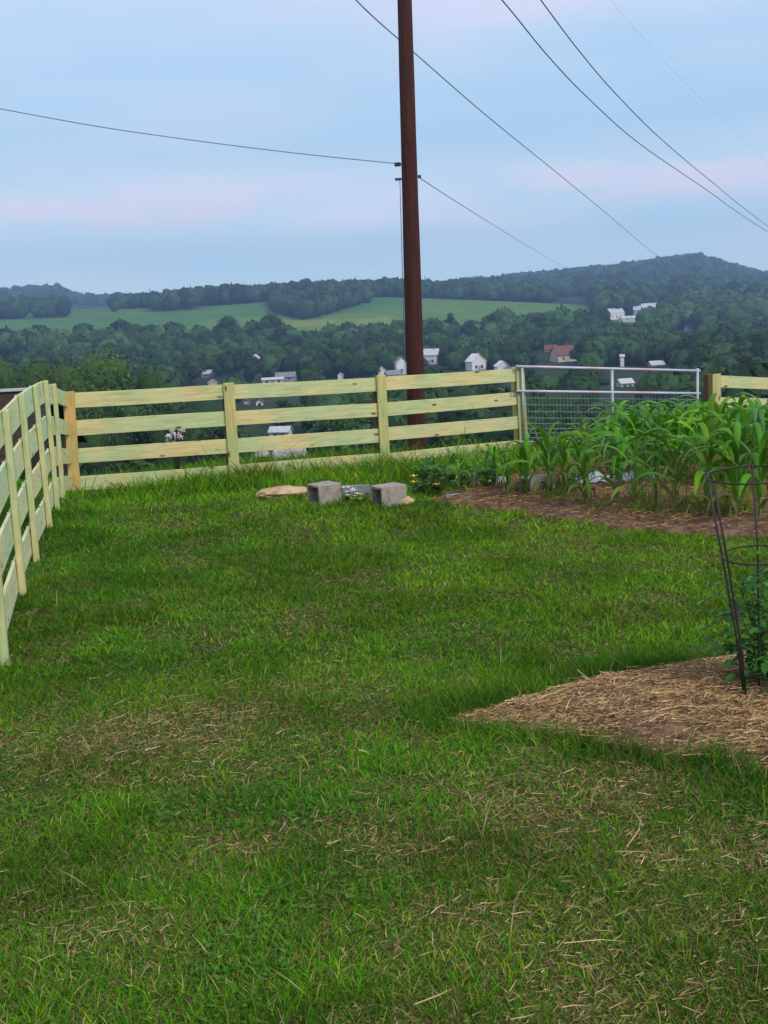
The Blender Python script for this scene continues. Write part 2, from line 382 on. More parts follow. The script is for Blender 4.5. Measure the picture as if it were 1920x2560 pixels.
FENCE_L = None
parts = []
def sample(y0, y1, dens, xl=None, xr=None):
    # uniform over the trapezoid a little wider than the view
    A = 26 * (y1 - y0)
    n = int(A * dens * .6); 
    y = y0 + (y1 - y0) * rng.random(n)
    lo = -(.38 * y1 + .7); hi = .40 * y1 + .8
    x = lo + (hi - lo) * rng.random(n)
    k = int(dens * (hi - lo) * (y1 - y0)); return x[:k] if k < n else x, y[:k] if k < n else y
def grass_zone(y0, y1, dens, h, w, hj=.5, seed=0):
    area = None
    lo = -(.38 * y1 + .8); hi = .40 * y1 + .9
    n = int(dens * (hi - lo) * (y1 - y0))
    x = lo + (hi - lo) * rng.random(n); y = y0 + (y1 - y0) * rng.random(n)
    # cluster blades into tufts
    tx = np.round(x / .07) * .07 + (vnoise(x, y, .09, 51) - .5) * .05; 
    k = rng.random(n) < .45; x = np.where(k, x * .55 + tx * .45, x)
    inb = (inpoly(x, y, bedA) & (distpoly(x, y, bedA) > .13 * vnoise(x, y, .11, 63) * rng.random(n))) | (inpoly(x, y, bedB) & (distpoly(x, y, bedB) > .3 * vnoise(x, y, .2, 64) * rng.random(n)))
    sm = strawmask(x, y)
    bare = vnoise(x, y, .33, 61) * .6 + vnoise(x, y, .12, 62) * .4
    thin = np.clip((bare - .27) * 4, .22, 1)
    keep = (~inb) & (rng.random(n) < thin * (1 - .62 * sm))
    x, y, sm = x[keep], y[keep], sm[keep]; n = len(x)
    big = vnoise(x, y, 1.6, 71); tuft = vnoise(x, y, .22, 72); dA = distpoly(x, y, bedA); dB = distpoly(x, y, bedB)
    H = h * (.45 + 1.1 * rng.random(n) ** 1.3) * (.65 + .8 * tuft) * (.85 + .3 * big)
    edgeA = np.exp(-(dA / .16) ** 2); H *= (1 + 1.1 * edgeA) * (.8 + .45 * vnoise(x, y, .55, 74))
    tall = rng.random(n) < .012; H = np.where(tall, H * 2.2, H)
    # unmown growth in front of the far fence and round the blocks
    fl = np.clip((y - 12.0) / 2.0, 0, 1) * (x > -4.5) * np.clip((x + 4.3) / 2.0, .0, 1)
    H *= 1 + fl * 2.0
    P = np.stack([x, y, gz(x, y) - .005], -1)
    a = rng.random(n) * 2 * np.pi; le = rng.random(n) ** .8 * .75
    le = np.where(rng.random(n) < .25, le + .5, le); D = np.stack([np.cos(a) * np.sin(le), np.sin(a) * np.sin(le), np.cos(le)], -1)
    bend = np.stack([np.cos(a), np.sin(a), -.35 * np.ones(n)], -1) * (H * (.1 + .45 * rng.random(n)))[:, None]
    W = w * (.6 + .9 * rng.random(n))
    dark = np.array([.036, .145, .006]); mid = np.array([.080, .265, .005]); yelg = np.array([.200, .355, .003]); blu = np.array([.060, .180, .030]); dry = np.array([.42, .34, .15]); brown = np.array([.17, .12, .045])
    lush = vnoise(x, y, .55, 74)[:, None]; t = rng.random(n); sidey = np.clip((x / np.maximum(y, 1) + .25) * 1.6, 0, 1) * np.clip((y - 4) / 3, 0, 1)
    tb = np.clip(vnoise(x, y, .9, 73) * .9 + .5 * sidey - .1 + .5 * fl, 0, 1)
    c = np.where((t < .22)[:, None], dark, mid)
    c = np.where((t > .93)[:, None], blu, c)
    m = (t > .45) & (t < .45 + .48 * tb); c = np.where(m[:, None], yelg, c)
    c = c * (1 - .45 * edgeA[:, None]) + dark * .45 * edgeA[:, None]  # lush blades at the bed edge; shade of the cut edge painted in darker
    q = rng.random(n); dm = q < (.05 + .08 * np.clip((5.5 - y) / 3, 0, 1) + .30 * sm); c = np.where(dm[:, None], np.where((rng.random(n) < .5)[:, None], dry, brown), c)
    c = c * (.76 + .5 * rng.random(n))[:, None] * (1.15 - .44 * np.clip((lush - .35) * 3, 0, 1))
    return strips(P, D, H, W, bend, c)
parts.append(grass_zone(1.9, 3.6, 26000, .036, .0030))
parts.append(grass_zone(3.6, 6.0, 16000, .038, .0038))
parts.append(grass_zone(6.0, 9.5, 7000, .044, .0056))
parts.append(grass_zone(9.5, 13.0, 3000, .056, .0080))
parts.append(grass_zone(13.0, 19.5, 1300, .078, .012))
def thatch_zone(y0, y1, dens, L, w):
    lo = -(.38 * y1 + .8); hi = .40 * y1 + .9; n = int(dens * (hi - lo) * (y1 - y0)); x = lo + (hi - lo) * rng.random(n); y = y0 + (y1 - y0) * rng.random(n)
    k = ~(inpoly(x, y, bedA) | inpoly(x, y, bedB)); x, y = x[k], y[k]; n = len(x); a = rng.random(n) * 6.28; el = rng.uniform(-.05, .55, n)
    D = np.stack([np.cos(a) * np.cos(el), np.sin(a) * np.cos(el), np.sin(el)], -1); side = np.stack([-np.sin(a), np.cos(a), .3 * np.ones(n)], -1)
    P = np.stack([x, y, gz(x, y) + .002], -1); t = rng.random(n)[:, None]; dr = np.clip(vnoise(x, y, .5, 77) * 1.3 - .15 + .5 * strawmask(x, y), 0, 1)[:, None]
    c = np.where(t < .42 * dr + .08, [.28, .22, .09], np.where(t < .62 * dr + .12, [.12, .09, .035], np.where(t < .75, [.060, .190, .010], [.13, .24, .008]))) * rng.uniform(.6, 1.35, n)[:, None]
    return strips(P, D, L * rng.uniform(.5, 1.4, n), w * rng.uniform(.6, 1.4, n), D * 0 - np.array([0, 0, 1]) * (L * .25 * rng.random(n))[:, None], c, side)
nc = 52000; y = 2.0 + 8 * rng.random(nc) ** 1.2; x = (rng.random(nc) * 2 - 1) * (.38 * y + .8); k = (rng.random(nc) < np.clip(vnoise(x, y, .35, 78) * 3 - 1.55, 0, 1)) & ~(inpoly(x, y, bedA) | inpoly(x, y, bedB)); x, y = x[k], y[k]; nc = len(x)
a = rng.random(nc) * 6.28; el = rng.uniform(-.1, .5, nc); D = np.stack([np.cos(a) * np.cos(el), np.sin(a) * np.cos(el), np.sin(el)], -1)
parts.append(strips(np.stack([x, y, gz(x, y) + .015 + .02 * rng.random(nc)], -1), D, .010 + .016 * rng.random(nc), .008 + .008 * rng.random(nc), D * 0, np.array([.055, .165, .014]) * (.6 + .9 * rng.random(nc))[:, None], np.stack([-np.sin(a), np.cos(a), 0 * a], -1)))
parts.append(thatch_zone(1.9, 3.6, 16000, .022, .0030)); parts.append(thatch_zone(3.6, 6.0, 9000, .026, .0042)); parts.append(thatch_zone(6.0, 10.0, 3500, .034, .0065)); parts.append(thatch_zone(10.0, 13.0, 1300, .045, .009))
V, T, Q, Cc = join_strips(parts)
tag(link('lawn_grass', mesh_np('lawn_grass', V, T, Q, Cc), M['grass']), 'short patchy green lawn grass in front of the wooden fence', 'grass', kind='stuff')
print('grass blades', len(V) // 5)

# slope grass beyond the fence
n = 60000
y = 19.5 + 26 * rng.random(n) ** 1.3; x = (rng.random(n) * 2 - 1) * (.45 * y + 2)
H = .12 + .25 * rng.random(n); a = rng.random(n) * 6.28; le = rng.random(n) * .6
P = np.stack([x, y, gz(x, y)], -1); D = np.stack([np.cos(a) * np.sin(le), np.sin(a) * np.sin(le), np.cos(le)], -1)
cc = np.array([.045, .11, .02]) * (.6 + .9 * rng.random(n))[:, None]
V, T, Q, Cc = strips(P, D, H, .02 + .02 * rng.random(n), D * 0, cc)
tag(link('slope_grass', mesh_np('slope_grass', V, T, Q, Cc), M['grass']), 'rough grass on the slope falling away behind the fence', 'grass', kind='stuff')

def straw(n, xf, yf, accept, lift, Lr, Wr, zf, seedname, ang=(.35, .5)):
    x = xf(n); y = yf(n); k = accept(x, y); x, y = x[k], y[k]; n = len(x)
    a = rng.normal(ang[0], ang[1], n) + (rng.random(n) < .3) * rng.random(n) * 3.1
    el = rng.normal(.03, .12, n)
    D = np.stack([np.cos(a) * np.cos(el), np.sin(a) * np.cos(el), np.sin(el)], -1)
    L = Lr[0] + (Lr[1] - Lr[0]) * rng.random(n) ** 2
    W = Wr[0] + (Wr[1] - Wr[0]) * rng.random(n)
    side = np.stack([-np.sin(a) * .8, np.cos(a) * .8, .6 * np.ones(n)], -1)
    P = np.stack([x, y, zf(x, y) + lift[0] + (lift[1] - lift[0]) * rng.random(n)], -1)
    P -= D * L[:, None] * .5
    P[:, 2] = np.maximum(P[:, 2], zf(P[:, 0], P[:, 1]) + .004)
    bend = np.stack([-np.sin(a), np.cos(a), np.zeros(n)], -1) * (L * rng.normal(0, .28, n))[:, None]
    c1 = np.array([.50, .36, .16]); c2 = np.array([.32, .205, .09]); c3 = np.array([.17, .10, .045]); c4 = np.array([.64, .52, .28])
    t = rng.random(n)[:, None]; c = np.where(t < .27, c1, np.where(t < .60, c2, np.where(t < .90, c3, c4))) * (.7 + .5 * rng.random(n))[:, None]
    return strips(P, D, L, W, bend, c, side)
# straw on the lawn (patches, and loose stems everywhere near)
pts = []
pts.append(straw(60000, lambda n: -2.6 + 5.4 * rng.random(n), lambda n: 2.2 + 4.6 * rng.random(n),
                 lambda x, y: (~inpoly(x, y, bedA)) & (rng.random(len(x)) < (.012 + strawmask(x, y) ** 1.1 * .68)), (.002, .030), (.012, .075), (.0013, .0030), gz, 'a', (.35, .8)))
pts.append(straw(340, lambda n: -2.6 + 5.4 * rng.random(n), lambda n: 2.3 + 5.0 * rng.random(n),
                 lambda x, y: (~inpoly(x, y, bedA)) & (rng.random(len(x)) < .12 + strawmask(x, y)), (.028, .048), (.06, .20), (.0022, .0040), gz, 'b'))
V, T, Q, Cc = join_strips(pts)
tag(link('loose_straw', mesh_np('loose_straw', V, T, Q, Cc), M['straw']), 'dry straw stems scattered in patches over the lawn', 'straw', kind='stuff')
bx = lambda n: .25 + 3.3 * rng.random(n); by = lambda n: 3.6 + 2.2 * rng.random(n)
pts = [straw(95000, bx, by, lambda x, y: inpoly(x, y, bedA) & (distpoly(x, y, bedA) > .02) & (rng.random(len(x)) < .25 + .8 * vnoise(x, y, .22, 81)), (.003, .02), (.015, .085), (.0018, .0045), topz, 'c', (.25, .95)),
       straw(420, bx, by, lambda x, y: inpoly(x, y, bedA), (.015, .035), (.09, .24), (.003, .0045), topz, 'd', (.2, .7))]
V, T, Q, Cc = join_strips(pts); Cc = Cc * np.array([1.0, .95, .88])
tag(link('straw_mulch', mesh_np('straw_mulch', V, T, Q, Cc), M['straw']), 'brown straw mulch covering the pointed garden bed on the right', 'mulch', kind='stuff')
pts = [straw(48000, lambda n: .3 + 6 * rng.random(n), lambda n: 8.4 + 6.5 * rng.random(n), lambda x, y: inpoly(x, y, bedB) & (rng.random(len(x)) < .2 + .8 * vnoise(x, y, .3, 82)), (.003, .02), (.03, .12), (.004, .008), topz, 'e', (.1, .8))]
V, T, Q, Cc = join_strips(pts); Cc = Cc * np.array([.80, .60, .46])
tag(link('garden_litter', mesh_np('garden_litter', V, T, Q, Cc), M['straw']), 'brown dead stalks and bits on the soil below the corn', 'plant litter', kind='stuff')

nw = 20000; x = .3 + 6 * rng.random(nw); y = 8.6 + 8 * rng.random(nw); k = inpoly(x, y, bedB) & (rng.random(nw) < np.clip(vnoise(x, y, .45, 83) * 2.2 - .75, 0, 1)) & (distpoly(x, y, bedB) > .25); x, y = x[k], y[k]; nw = len(x)
a = rng.random(nw) * 6.28; le = rng.random(nw) * .9; D = np.stack([np.cos(a) * np.sin(le), np.sin(a) * np.sin(le), np.cos(le)], -1)
V, T, Q, Cc = strips(np.stack([x, y, topz(x, y) - .01], -1), D, .06 + .14 * rng.random(nw), .008 + .012 * rng.random(nw), D * 0, np.array([.10, .19, .012]) * (.6 + .9 * rng.random(nw))[:, None])
tag(link('garden_weeds', mesh_np('garden_weeds', V, T, Q, Cc), M['grass']), 'yellow green weeds sprouting on the soil between the corn stalks', 'weeds', kind='stuff')

# ------------------------------------------------------------------ fences
BH = .205; BHL = .238; PT = .38
def board(parent, p0, p1, drop, nrm, thick=.025, mat='rail', ext=.0, name='rail', label=None):
    a = Vector(p0); b = Vector(p1); dxy = Vector((b.x - a.x, b.y - a.y, 0)); L = dxy.length; ang = math.atan2(dxy.y, dxy.x)
    sl = (b.z - a.z) / L; hb = (BHL if mat == 'rail_pale' else BH) * random.uniform(.97, 1.03); j0 = random.uniform(-.008, .008); j1 = random.uniform(-.008, .008)
    mb = MB(); k = 8; bow = random.uniform(-.006, .006); rows = []
    loc_n = nrm
    for i in range(k + 1):
        s = -ext + (L + 2 * ext) * i / k; zt = -drop + sl * s + j0 + (j1 - j0) * i / k + bow * math.sin(math.pi * i / k)
        rows.append([(s, 0, zt), (s, loc_n * thick, zt), (s, loc_n * thick, zt - hb), (s, 0, zt - hb)])
    for r in rows: mb.v += r
    for i in range(k):
        for j in range(4):
            mb.f.append((i * 4 + j, i * 4 + (j + 1) % 4, (i + 1) * 4 + (j + 1) % 4, (i + 1) * 4 + j))
    mb.f.append((0, 1, 2, 3)); mb.f.append((k * 4 + 3, k * 4 + 2, k * 4 + 1, k * 4))
    o = mb.build(name, M[mat], parent, bevel=.004, loc=tuple(a - parent.location), rz=ang)
    if label: o['label'] = label
    return o
def post(parent, top, basez, w, dpt, rz, mat='post', lean=(0, 0), name='post', label=None, off=(0, 0)):
    mb = MB(); h = top.z - basez + .12
    k = 6
    for i in range(k + 1):
        z = -h + h * i / k; ox = lean[0] * (z / h); oy = lean[1] * (z / h)
        for x, y in ((-w / 2, -dpt / 2), (w / 2, -dpt / 2), (w / 2, dpt / 2), (-w / 2, dpt / 2)): mb.v.append((x + ox, y + oy, z))
    for i in range(k):
        for j in range(4): mb.f.append((i * 4 + j, i * 4 + (j + 1) % 4, (i + 1) * 4 + (j + 1) % 4, (i + 1) * 4 + j))
    mb.f.append((3, 2, 1, 0)); mb.f.append(tuple(k * 4 + j for j in range(4)))
    o = mb.build(name, M[mat], parent, bevel=.006, loc=tuple(Vector(top) + Vector((off[0], off[1], 0)) - parent.location), rz=rz)
    if label: o['label'] = label
    return o
PS = {'Z': ((-170, 1185), (-95, 2010), 4.9), 'P': ((-40, 1078), (15, 1700), 6.4), 'A': ((14, 1028), (58, 1495), 8.2), 'B': ((54, 987), (90, 1395), 9.4), 'C': ((88, 967), (125, 1319), 10.9),
      'D': ((114, 954), (143, 1267), 12.4), 'E': ((135, 962), (159, 1256), 13.5), 'F': ((171, 981), (188, 1242), 15.0), 'G': ((571, 959), (588, 1208), 15.5), 'H': ((952, 940), (965, 1175), 16.3), 'I': ((1299, 918), (1312, 1138), 17.4)}
TOP = {}; BASE = {}
for k, (t, b, Y) in PS.items():
    TOP[k] = at(*t, Y); BASE[k] = at(*b, Y)
    print(k, tuple(round(c, 2) for c in TOP[k]), 'base', tuple(round(c, 2) for c in BASE[k]), 'ground', round(g(BASE[k].x, BASE[k].y), 2))
# left fence: posts on the lawn side, rails behind them
seq = ['Z', 'P', 'A', 'B', 'C', 'D', 'E', 'F']
root = empty('board_fence', (BASE['A'].x, BASE['A'].y, g(BASE['A'].x, BASE['A'].y)), 'pale four rail wooden fence running along the left edge of the lawn', 'fence')
for i, k in enumerate(seq[:-1]):
    k2 = seq[i + 1]; v = TOP[k2] - TOP[k]; ang = math.atan2(v.y, v.x)
    gp = g(BASE[k].x, BASE[k].y); w = .10
    ln = BASE[k] - TOP[k]
    # lean expressed in the rotated frame
    lx = ln.x * math.cos(ang) + ln.y * math.sin(ang); ly = -ln.x * math.sin(ang) + ln.y * math.cos(ang)
    post(root, TOP[k] + Vector((0, 0, .012)), min(gp, BASE[k].z), .085, .05, ang, 'post_pale', (-lx, -ly))
for i, k in enumerate(seq[:-1]):
    k2 = seq[i + 1]; a = TOP[k].copy(); b = TOP[k2].copy(); v = (b - a).normalized(); nn = Vector((-v.y, v.x, 0)).normalized()
    H0 = TOP[k].z - BASE[k].z; H1 = TOP[k2].z - BASE[k2].z
    for q in range(4):
        dr = .0 + q * PT * min(1, (H0 - .03) / 1.36)
        lnk = (BASE[k] - TOP[k]) * (dr / H0); lnk2 = (BASE[k2] - TOP[k2]) * (dr / H1)
        o_ = nn * .030
        pa = Vector((a.x + lnk.x, a.y + lnk.y, a.z)) + o_; pb = Vector((b.x + lnk2.x, b.y + lnk2.y, b.z)) + o_
        board(root, pa, pb, dr, 1, mat='rail_pale' if k != 'E' else 'rail', ext=-.001)
# far fence
root2 = empty('board_fence', (BASE['G'].x, BASE['G'].y, g(BASE['G'].x, BASE['G'].y)), 'yellowish four rail wooden fence across the far end of the lawn', 'fence')
seq = ['F', 'G', 'H', 'I']
for i, k in enumerate(seq[:-1]):
    k2 = seq[i + 1]; a = TOP[k]; b = TOP[k2]; H0 = a.z - BASE[k].z; H1 = b.z - BASE[k2].z
    v = (b - a).normalized(); nn = Vector((-v.y, v.x, 0)).normalized()
    for q in range(4):
        dr = .012 + q * PT; l0 = (BASE[k] - a) * (dr / H0); l1 = (BASE[k2] - b) * (dr / H1)
        pa = Vector((a.x + l0.x, a.y + l0.y, a.z)) + nn * .016; pb = Vector((b.x + l1.x, b.y + l1.y, b.z)) + nn * .016
        board(root2, pa, pb, dr, 1, ext=-.0015)
for k in seq:
    k2 = {'F': 'G', 'G': 'H', 'H': 'I', 'I': 'H'}[k]; v = TOP[k2] - TOP[k]; ang = math.atan2(v.y, v.x) if k != 'I' else math.atan2(-v.y, -v.x)
    ln = BASE[k] - TOP[k]; lx = ln.x * math.cos(ang) + ln.y * math.sin(ang); ly = -ln.x * math.sin(ang) + ln.y * math.cos(ang)
    # square post behind the rails and face board nailed over the joint
    post(root2, TOP[k] + Vector((0, 0, .0)), g(TOP[k].x, TOP[k].y), .10, .10, ang, 'post_dark' if k != 'I' else 'post', (-lx, -ly), off=(-math.sin(ang) * .095 - math.cos(ang) * (.035 if k != 'F' else 0), math.cos(ang) * .095))
    post(root2, TOP[k] + Vector((0, 0, .012)), g(TOP[k].x, TOP[k].y), .155, .028, ang, 'post_tan' if k == 'F' else 'post', (-lx, -ly), name='face_board', label='orange tan face board at the corner' if k == 'F' else None)
# short stub of fence right of the gate
J = at(1791, 937, 19.0); K = at(2010, 946, 20.0)
root3 = empty('board_fence', (J.x, J.y, g(J.x, J.y)), 'end of wooden rail fence at the right edge beyond the corn', 'fence')
ang = math.atan2(K.y - J.y, K.x - J.x)
for q in range(4): board(root3, J + Vector((-math.sin(ang) * .016, math.cos(ang) * .016, 0)), K + Vector((-math.sin(ang) * .016, math.cos(ang) * .016, 0)), .01 + q * PT, 1, ext=0)
post(root3, J + Vector((0, 0, .015)), g(J.x, J.y), .19, .028, ang, 'post', name='face_board')
post(root3, at(1772, 935, 19.0), g(J.x, J.y), .14, .12, ang, 'post_dark', label='dark brown gate post')
post(root3, K, g(K.x, K.y), .15, .1, ang, 'post')

# ------------------------------------------------------------------ gate
ga = at(1290, 916, 17.3); gb = at(1750, 927, 18.8); gm = at(1522, 922, 18.05)
gate = empty('metal_gate', (ga.x, ga.y, g(ga.x, ga.y)), 'silver tube farm gate with wire mesh between the wooden fences', 'gate')
gv = (gb - ga).normalized(); gl = (gb - ga).length
def gp(t, dz): p = ga.lerp(gb, t); return Vector((p.x, p.y, p.z + dz))
for dz, nm in ((0, 'top_rail'), (-.385, 'middle_rail')):
    mb = MB(); mb.tube([gp(t, dz) for t in (0.0, .25, .5, .75, 1.0)], .022, 10); mb.build(nm, M['gate'], gate, smooth=True)
mb = MB(); mb.tube([gp(t, -1.19) for t in (0.0, .5, 1.0)], .02, 10); mb.build('bottom_rail', M['gatepost'], gate, smooth=True)
for t in (.03, .5, .985):
    mb = MB(); mb.tube([gp(t, -.02 if t < .9 else .04), gp(t, -1.18)], .024 if t != .03 else .018, 10); mb.build('upright', M['gatepost'], gate, smooth=True)
mb = MB()
nv = 54
for i in range(1, nv): mb.tube([gp(i / nv, -.385), gp(i / nv, -1.18)], .0020, 4, False)
for dz in (-.49, -.60, -.71, -.81, -.90, -.98, -1.05, -1.12): mb.tube([gp(0.03, dz) , gp(.985, dz)], .0046, 4, False)
mb.build('wire_mesh', M['mesh'], gate)
mb = MB(); mb.tube([gp(0, -.34), gp(-.012, -.36), gp(-.02, -.40), gp(.02, -.41)], .008, 6); mb.build('latch_chain', M['iron'], gate, smooth=True)

# ------------------------------------------------------------------ utility pole and wires
PY = 18.6
pb = at(1043.5, 1130, PY); pt = at(1011.5, 0, PY); dv = (pt - pb)
gpz = g(pb.x, pb.y) - .5
base = pb + dv * ((gpz - pb.z) / dv.z); topp = pb + dv * 1.35
pole = empty('utility_pole', (base.x, base.y, g(pb.x, pb.y)), 'tall reddish brown wooden utility pole standing behind the fence', 'pole')
mb = MB(); k = 30
mb.tube([base.lerp(topp, i / k) for i in range(k + 1)], [(.163 * (1 - i / k) + .098 * i / k) * random.uniform(.985, 1.015) for i in range(k + 1)], 20)
mb.build('shaft', M['pole'], pole, smooth=True)
def poleat(py, dx=0, dy=0):
    p = at(1011.5 + (1043.5 - 1011.5) * py / 1130, py, PY); return p + Vector((dx, dy, 0))
for nm, py in (('wire_clamp', 410), ('wire_clamp', 447)):
    mb = MB(); c = poleat(py, -.19, -.02); mb.box(c, (.10, .05, .035 if py > 420 else .06)); mb.tube([c + Vector((-.05, 0, 0)), c + Vector((.10, 0, 0))], .012, 6); mb.build(nm, M['iron'], pole)
mb = MB(); c = poleat(443, .16, 0); mb.box(c, (.05, .04, .05)); mb.build('wire_clamp', M['iron'], pole)
mb = MB(); mb.tube([poleat(y, -.16 - .012 * (y - 450) / 700, -.01) for y in range(450, 1120, 60)], .0065, 5); mb.build('ground_wire', M['wire'], pole, smooth=True)
def span(p, q, sag, n=40):
    return [p.lerp(q, i / n) - Vector((0, 0, 4 * sag * (i / n) * (1 - i / n))) for i in range(n + 1)]
def through(pts):  # pts: (px,py,Y) -> smooth world polyline
    P = [at(*p) for p in pts]; out = []
    for i in range(len(P) - 1):
        p0 = P[max(i - 1, 0)]; p1 = P[i]; p2 = P[i + 1]; p3 = P[min(i + 2, len(P) - 1)]
        for s in range(8):
            t = s / 8; out.append(.5 * ((2 * p1) + (p2 - p0) * t + (2 * p0 - 5 * p1 + 4 * p2 - p3) * t * t + (3 * p1 - p0 - 3 * p2 + p3) * t ** 3))
    out.append(P[-1]); return out
def wire(pts, r, label):
    mb = MB(); mb.tube(pts, r * .78, 6); o = mb.build('overhead_wire', M['wire'], None, origin=pts[0], smooth=True); tag(o, label, 'wire')
lw = [(-500, 180, 17.5), (-200, 236, 17.8), (0, 272, 18), (250, 317, 18.2), (500, 353, 18.4), (750, 384, 18.5), (992, 409, 18.6)]
wire(through(lw), .010, 'thin overhead wire from the left edge to the brown pole')
wire(through([(1050, 445, 18.6), (1120, 491, 24), (1230, 560, 36), (1330, 621, 55), (1420, 671, 85), (1560, 735, 150), (1800, 810, 300)]), .010, 'thin wire leaving the right side of the pole towards the hills')
wire(through([(700, -220, 17), (890, 0, 19), (1020, 118, 21), (1045, 140, 21.5), (1220, 292, 27), (1400, 438, 36), (1530, 545, 50), (1640, 637, 75), (1760, 725, 130), (2000, 860, 300)]), .014, 'long overhead wire passing behind the pole near its top')
wire(through([(1060, -220, 15), (1255, 0, 17), (1370, 140, 20), (1470, 245, 23), (1600, 360, 28), (1760, 470, 36), (1920, 580, 50), (2150, 720, 90)]), .014, 'lower of the two overhead wires crossing the top right corner')
wire(through([(1190, -220, 15), (1352, 0, 17), (1450, 130, 20), (1540, 235, 23), (1650, 345, 28), (1780, 455, 36), (1920, 566, 50), (2150, 735, 90)]), .0135, 'upper of the two overhead wires crossing the top right corner')
wire(through([(1440, -120, 50), (1535, 10, 52), (1640, 130, 56), (1740, 235, 60), (1930, 420, 70)]), .0045, 'faintest and finest wire in the top right sky')

# ------------------------------------------------------------------ blocks, stones, boards by the corn bed
def block(px, py, Y, yaw, size, label):
    p = hit(px, py); x, y = p.x, p.y
    o = empty('concrete_block', (x, y, g(x, y) - .01), label, 'block', 'concrete blocks at the edge of the garden')
    mb = MB(); L, Wd, Hh = size; t = .028
    def ring(x0, inner):
        a = Wd / 2 - (t if inner else 0); b = Hh - (t if inner else 0); c = t if inner else 0
        return [(x0, -a, c), (x0, a, c), (x0, a, b), (x0, -a, b)]
    n = 0
    for x0, inn in ((-L / 2, 0), (L / 2, 0), (-L / 2, 1), (L / 2, 1)): mb.v += ring(x0, inn)
    for j in range(4):
        k = (j + 1) % 4
        mb.f += [(j, k, 4 + k, 4 + j), (8 + k, 8 + j, 12 + j, 12 + k), (k, j, 8 + j, 8 + k), (4 + j, 4 + k, 12 + k, 12 + j)]
    b = mb.build('shell', M['concrete'], o, bevel=.006, loc=(0, 0, 0), rz=yaw)
    o2 = MB(); o2.box((L / 2 - .03, 0, Hh * .5), (.03, Wd - 2 * t - .002, Hh - 2 * t - .002)); o2.build('web', M['concrete'], o, loc=(0, 0, 0), rz=yaw)
    return o
block(812, 1261, 0, R(35), (.28, .25, .235), 'left hollow concrete block, beside the tan stone')
block(973, 1264, 0, R(31), (.30, .235, .225), 'middle hollow concrete block, right of the small white flowers')
block(1345, 1246, 0, R(22), (.30, .22, .24), 'concrete block half hidden among the front corn stalks')

def rockmesh(sx, sy, sz, seed, k=3):
    import bmesh
    bm = bmesh.new(); bmesh.ops.create_icosphere(bm, subdivisions=k, radius=1)
    r = np.random.default_rng(seed); off = r.random(3) * 10
    from mathutils import noise
    for v in bm.verts:
        q = v.co.copy(); f = 1 + .28 * noise.noise(q * 1.5 + Vector(off)) + .1 * noise.noise(q * 4 + Vector(off))
        v.co = Vector((q.x * sx * f, q.y * sy * f, max(q.z, -.4) * sz * f))
    me = bpy.data.meshes.new('rock'); bm.to_mesh(me); bm.free(); return me
p = hit(705, 1249)
o = link('flat_stone', rockmesh(.31, .22, .075, 5), M['stone'], None, (p.x, p.y + .12, p.z + .055)); tag(o, 'flat tan stone lying in the grass left of the concrete blocks', 'stone')
def plank(px0, py0, px1, py1, h, t, mat, label, name='plank', lift=0.0):
    a = hit(px0, py0); b = hit(px1, py1); v = b - a; L = v.length; ang = math.atan2(v.y, v.x)
    mb = MB(); mb.box((L / 2, 0, h / 2 + lift), (L, t, h)); o = mb.build(name, M[mat], None, origin=(0, 0, 0), bevel=.004); o.location = a + Vector((0, 0, .01)); o.rotation_euler = (0, -math.asin(max(-1, min(1, v.z / L))), ang)
    tag(o, label, 'board'); return o
plank(858, 1246, 925, 1243, .13, .04, 'greyboard', 'dark grey board lying between the two concrete blocks')
plank(1115, 1256, 1275, 1243, .07, .05, 'greyboard', 'grey edging board along the front of the vegetable patch')
plank(1118, 1208, 1165, 1206, .12, .03, 'greyboard', 'short blue grey board behind the leafy vegetables')
for i, (px, py, s, lab) in enumerate([(1015, 1262, .07, 'small tan rock right of the middle concrete block'), (1180, 1232, .10, 'rounded beige rock among the vegetable leaves'), (1195, 1205, .11, 'upper beige rock behind the vegetable leaves')]):
    p = hit(px, py); o = link('rock', rockmesh(s * 1.2, s, s * .8, 20 + i), M['stone'], None, (p.x, p.y, p.z + s * .4)); tag(o, lab, 'rock', 'rocks round the vegetable patch')
for i, (px, py, s, lab) in enumerate([(655, 1136, .10, 'leftmost pale rock behind the far fence'), (705, 1140, .15, 'large pale rock behind the far fence'), (745, 1132, .12, 'rightmost pale rock behind the far fence')]):
    p = at(px, py, 18.0); o = link('rock', rockmesh(s * 1.2, s, s * .9, 30 + i), M['rock'], None, (p.x, p.y, p.z)); tag(o, lab, 'rock', 'pale rocks behind the far fence')
# crumpled plastic sheet
def sheet(px, py, w, d, h, label):
    p = hit(px, py); xs = np.linspace(-w / 2, w / 2, 22); ys = np.linspace(-d / 2, d / 2, 14); X, Y = np.meshgrid(xs, ys, indexing='ij')
    Z = .02 + h * np.exp(-((X / (w * .35)) ** 2 + (Y / (d * .35)) ** 2)) * (.4 + vnoise(X + px, Y, .13, 91)) + .06 * vnoise(X, Y + px, .07, 92)
    ix = np.arange(X.size).reshape(X.shape); q = np.stack([ix[:-1, :-1], ix[1:, :-1], ix[1:, 1:], ix[:-1, 1:]], -1).reshape(-1, 4)
    o = link('plastic_sheet', mesh_np('plastic_sheet', np.stack([X, Y, Z], -1).reshape(-1, 3), None, q, None, True), M['plastic'], None, (p.x, p.y, g(p.x, p.y) + .03)); tag(o, label, 'plastic sheet')
sheet(1480, 1222, .55, .4, .10, 'crumpled pale plastic sheet glimpsed behind the corn stalks')
sheet(1255, 1222, .28, .3, .07, 'small crumpled white plastic sheet by the vegetable leaves')
sheet(1600, 1215, .5, .4, .08, 'scrap of white plastic deep among the corn stalks')

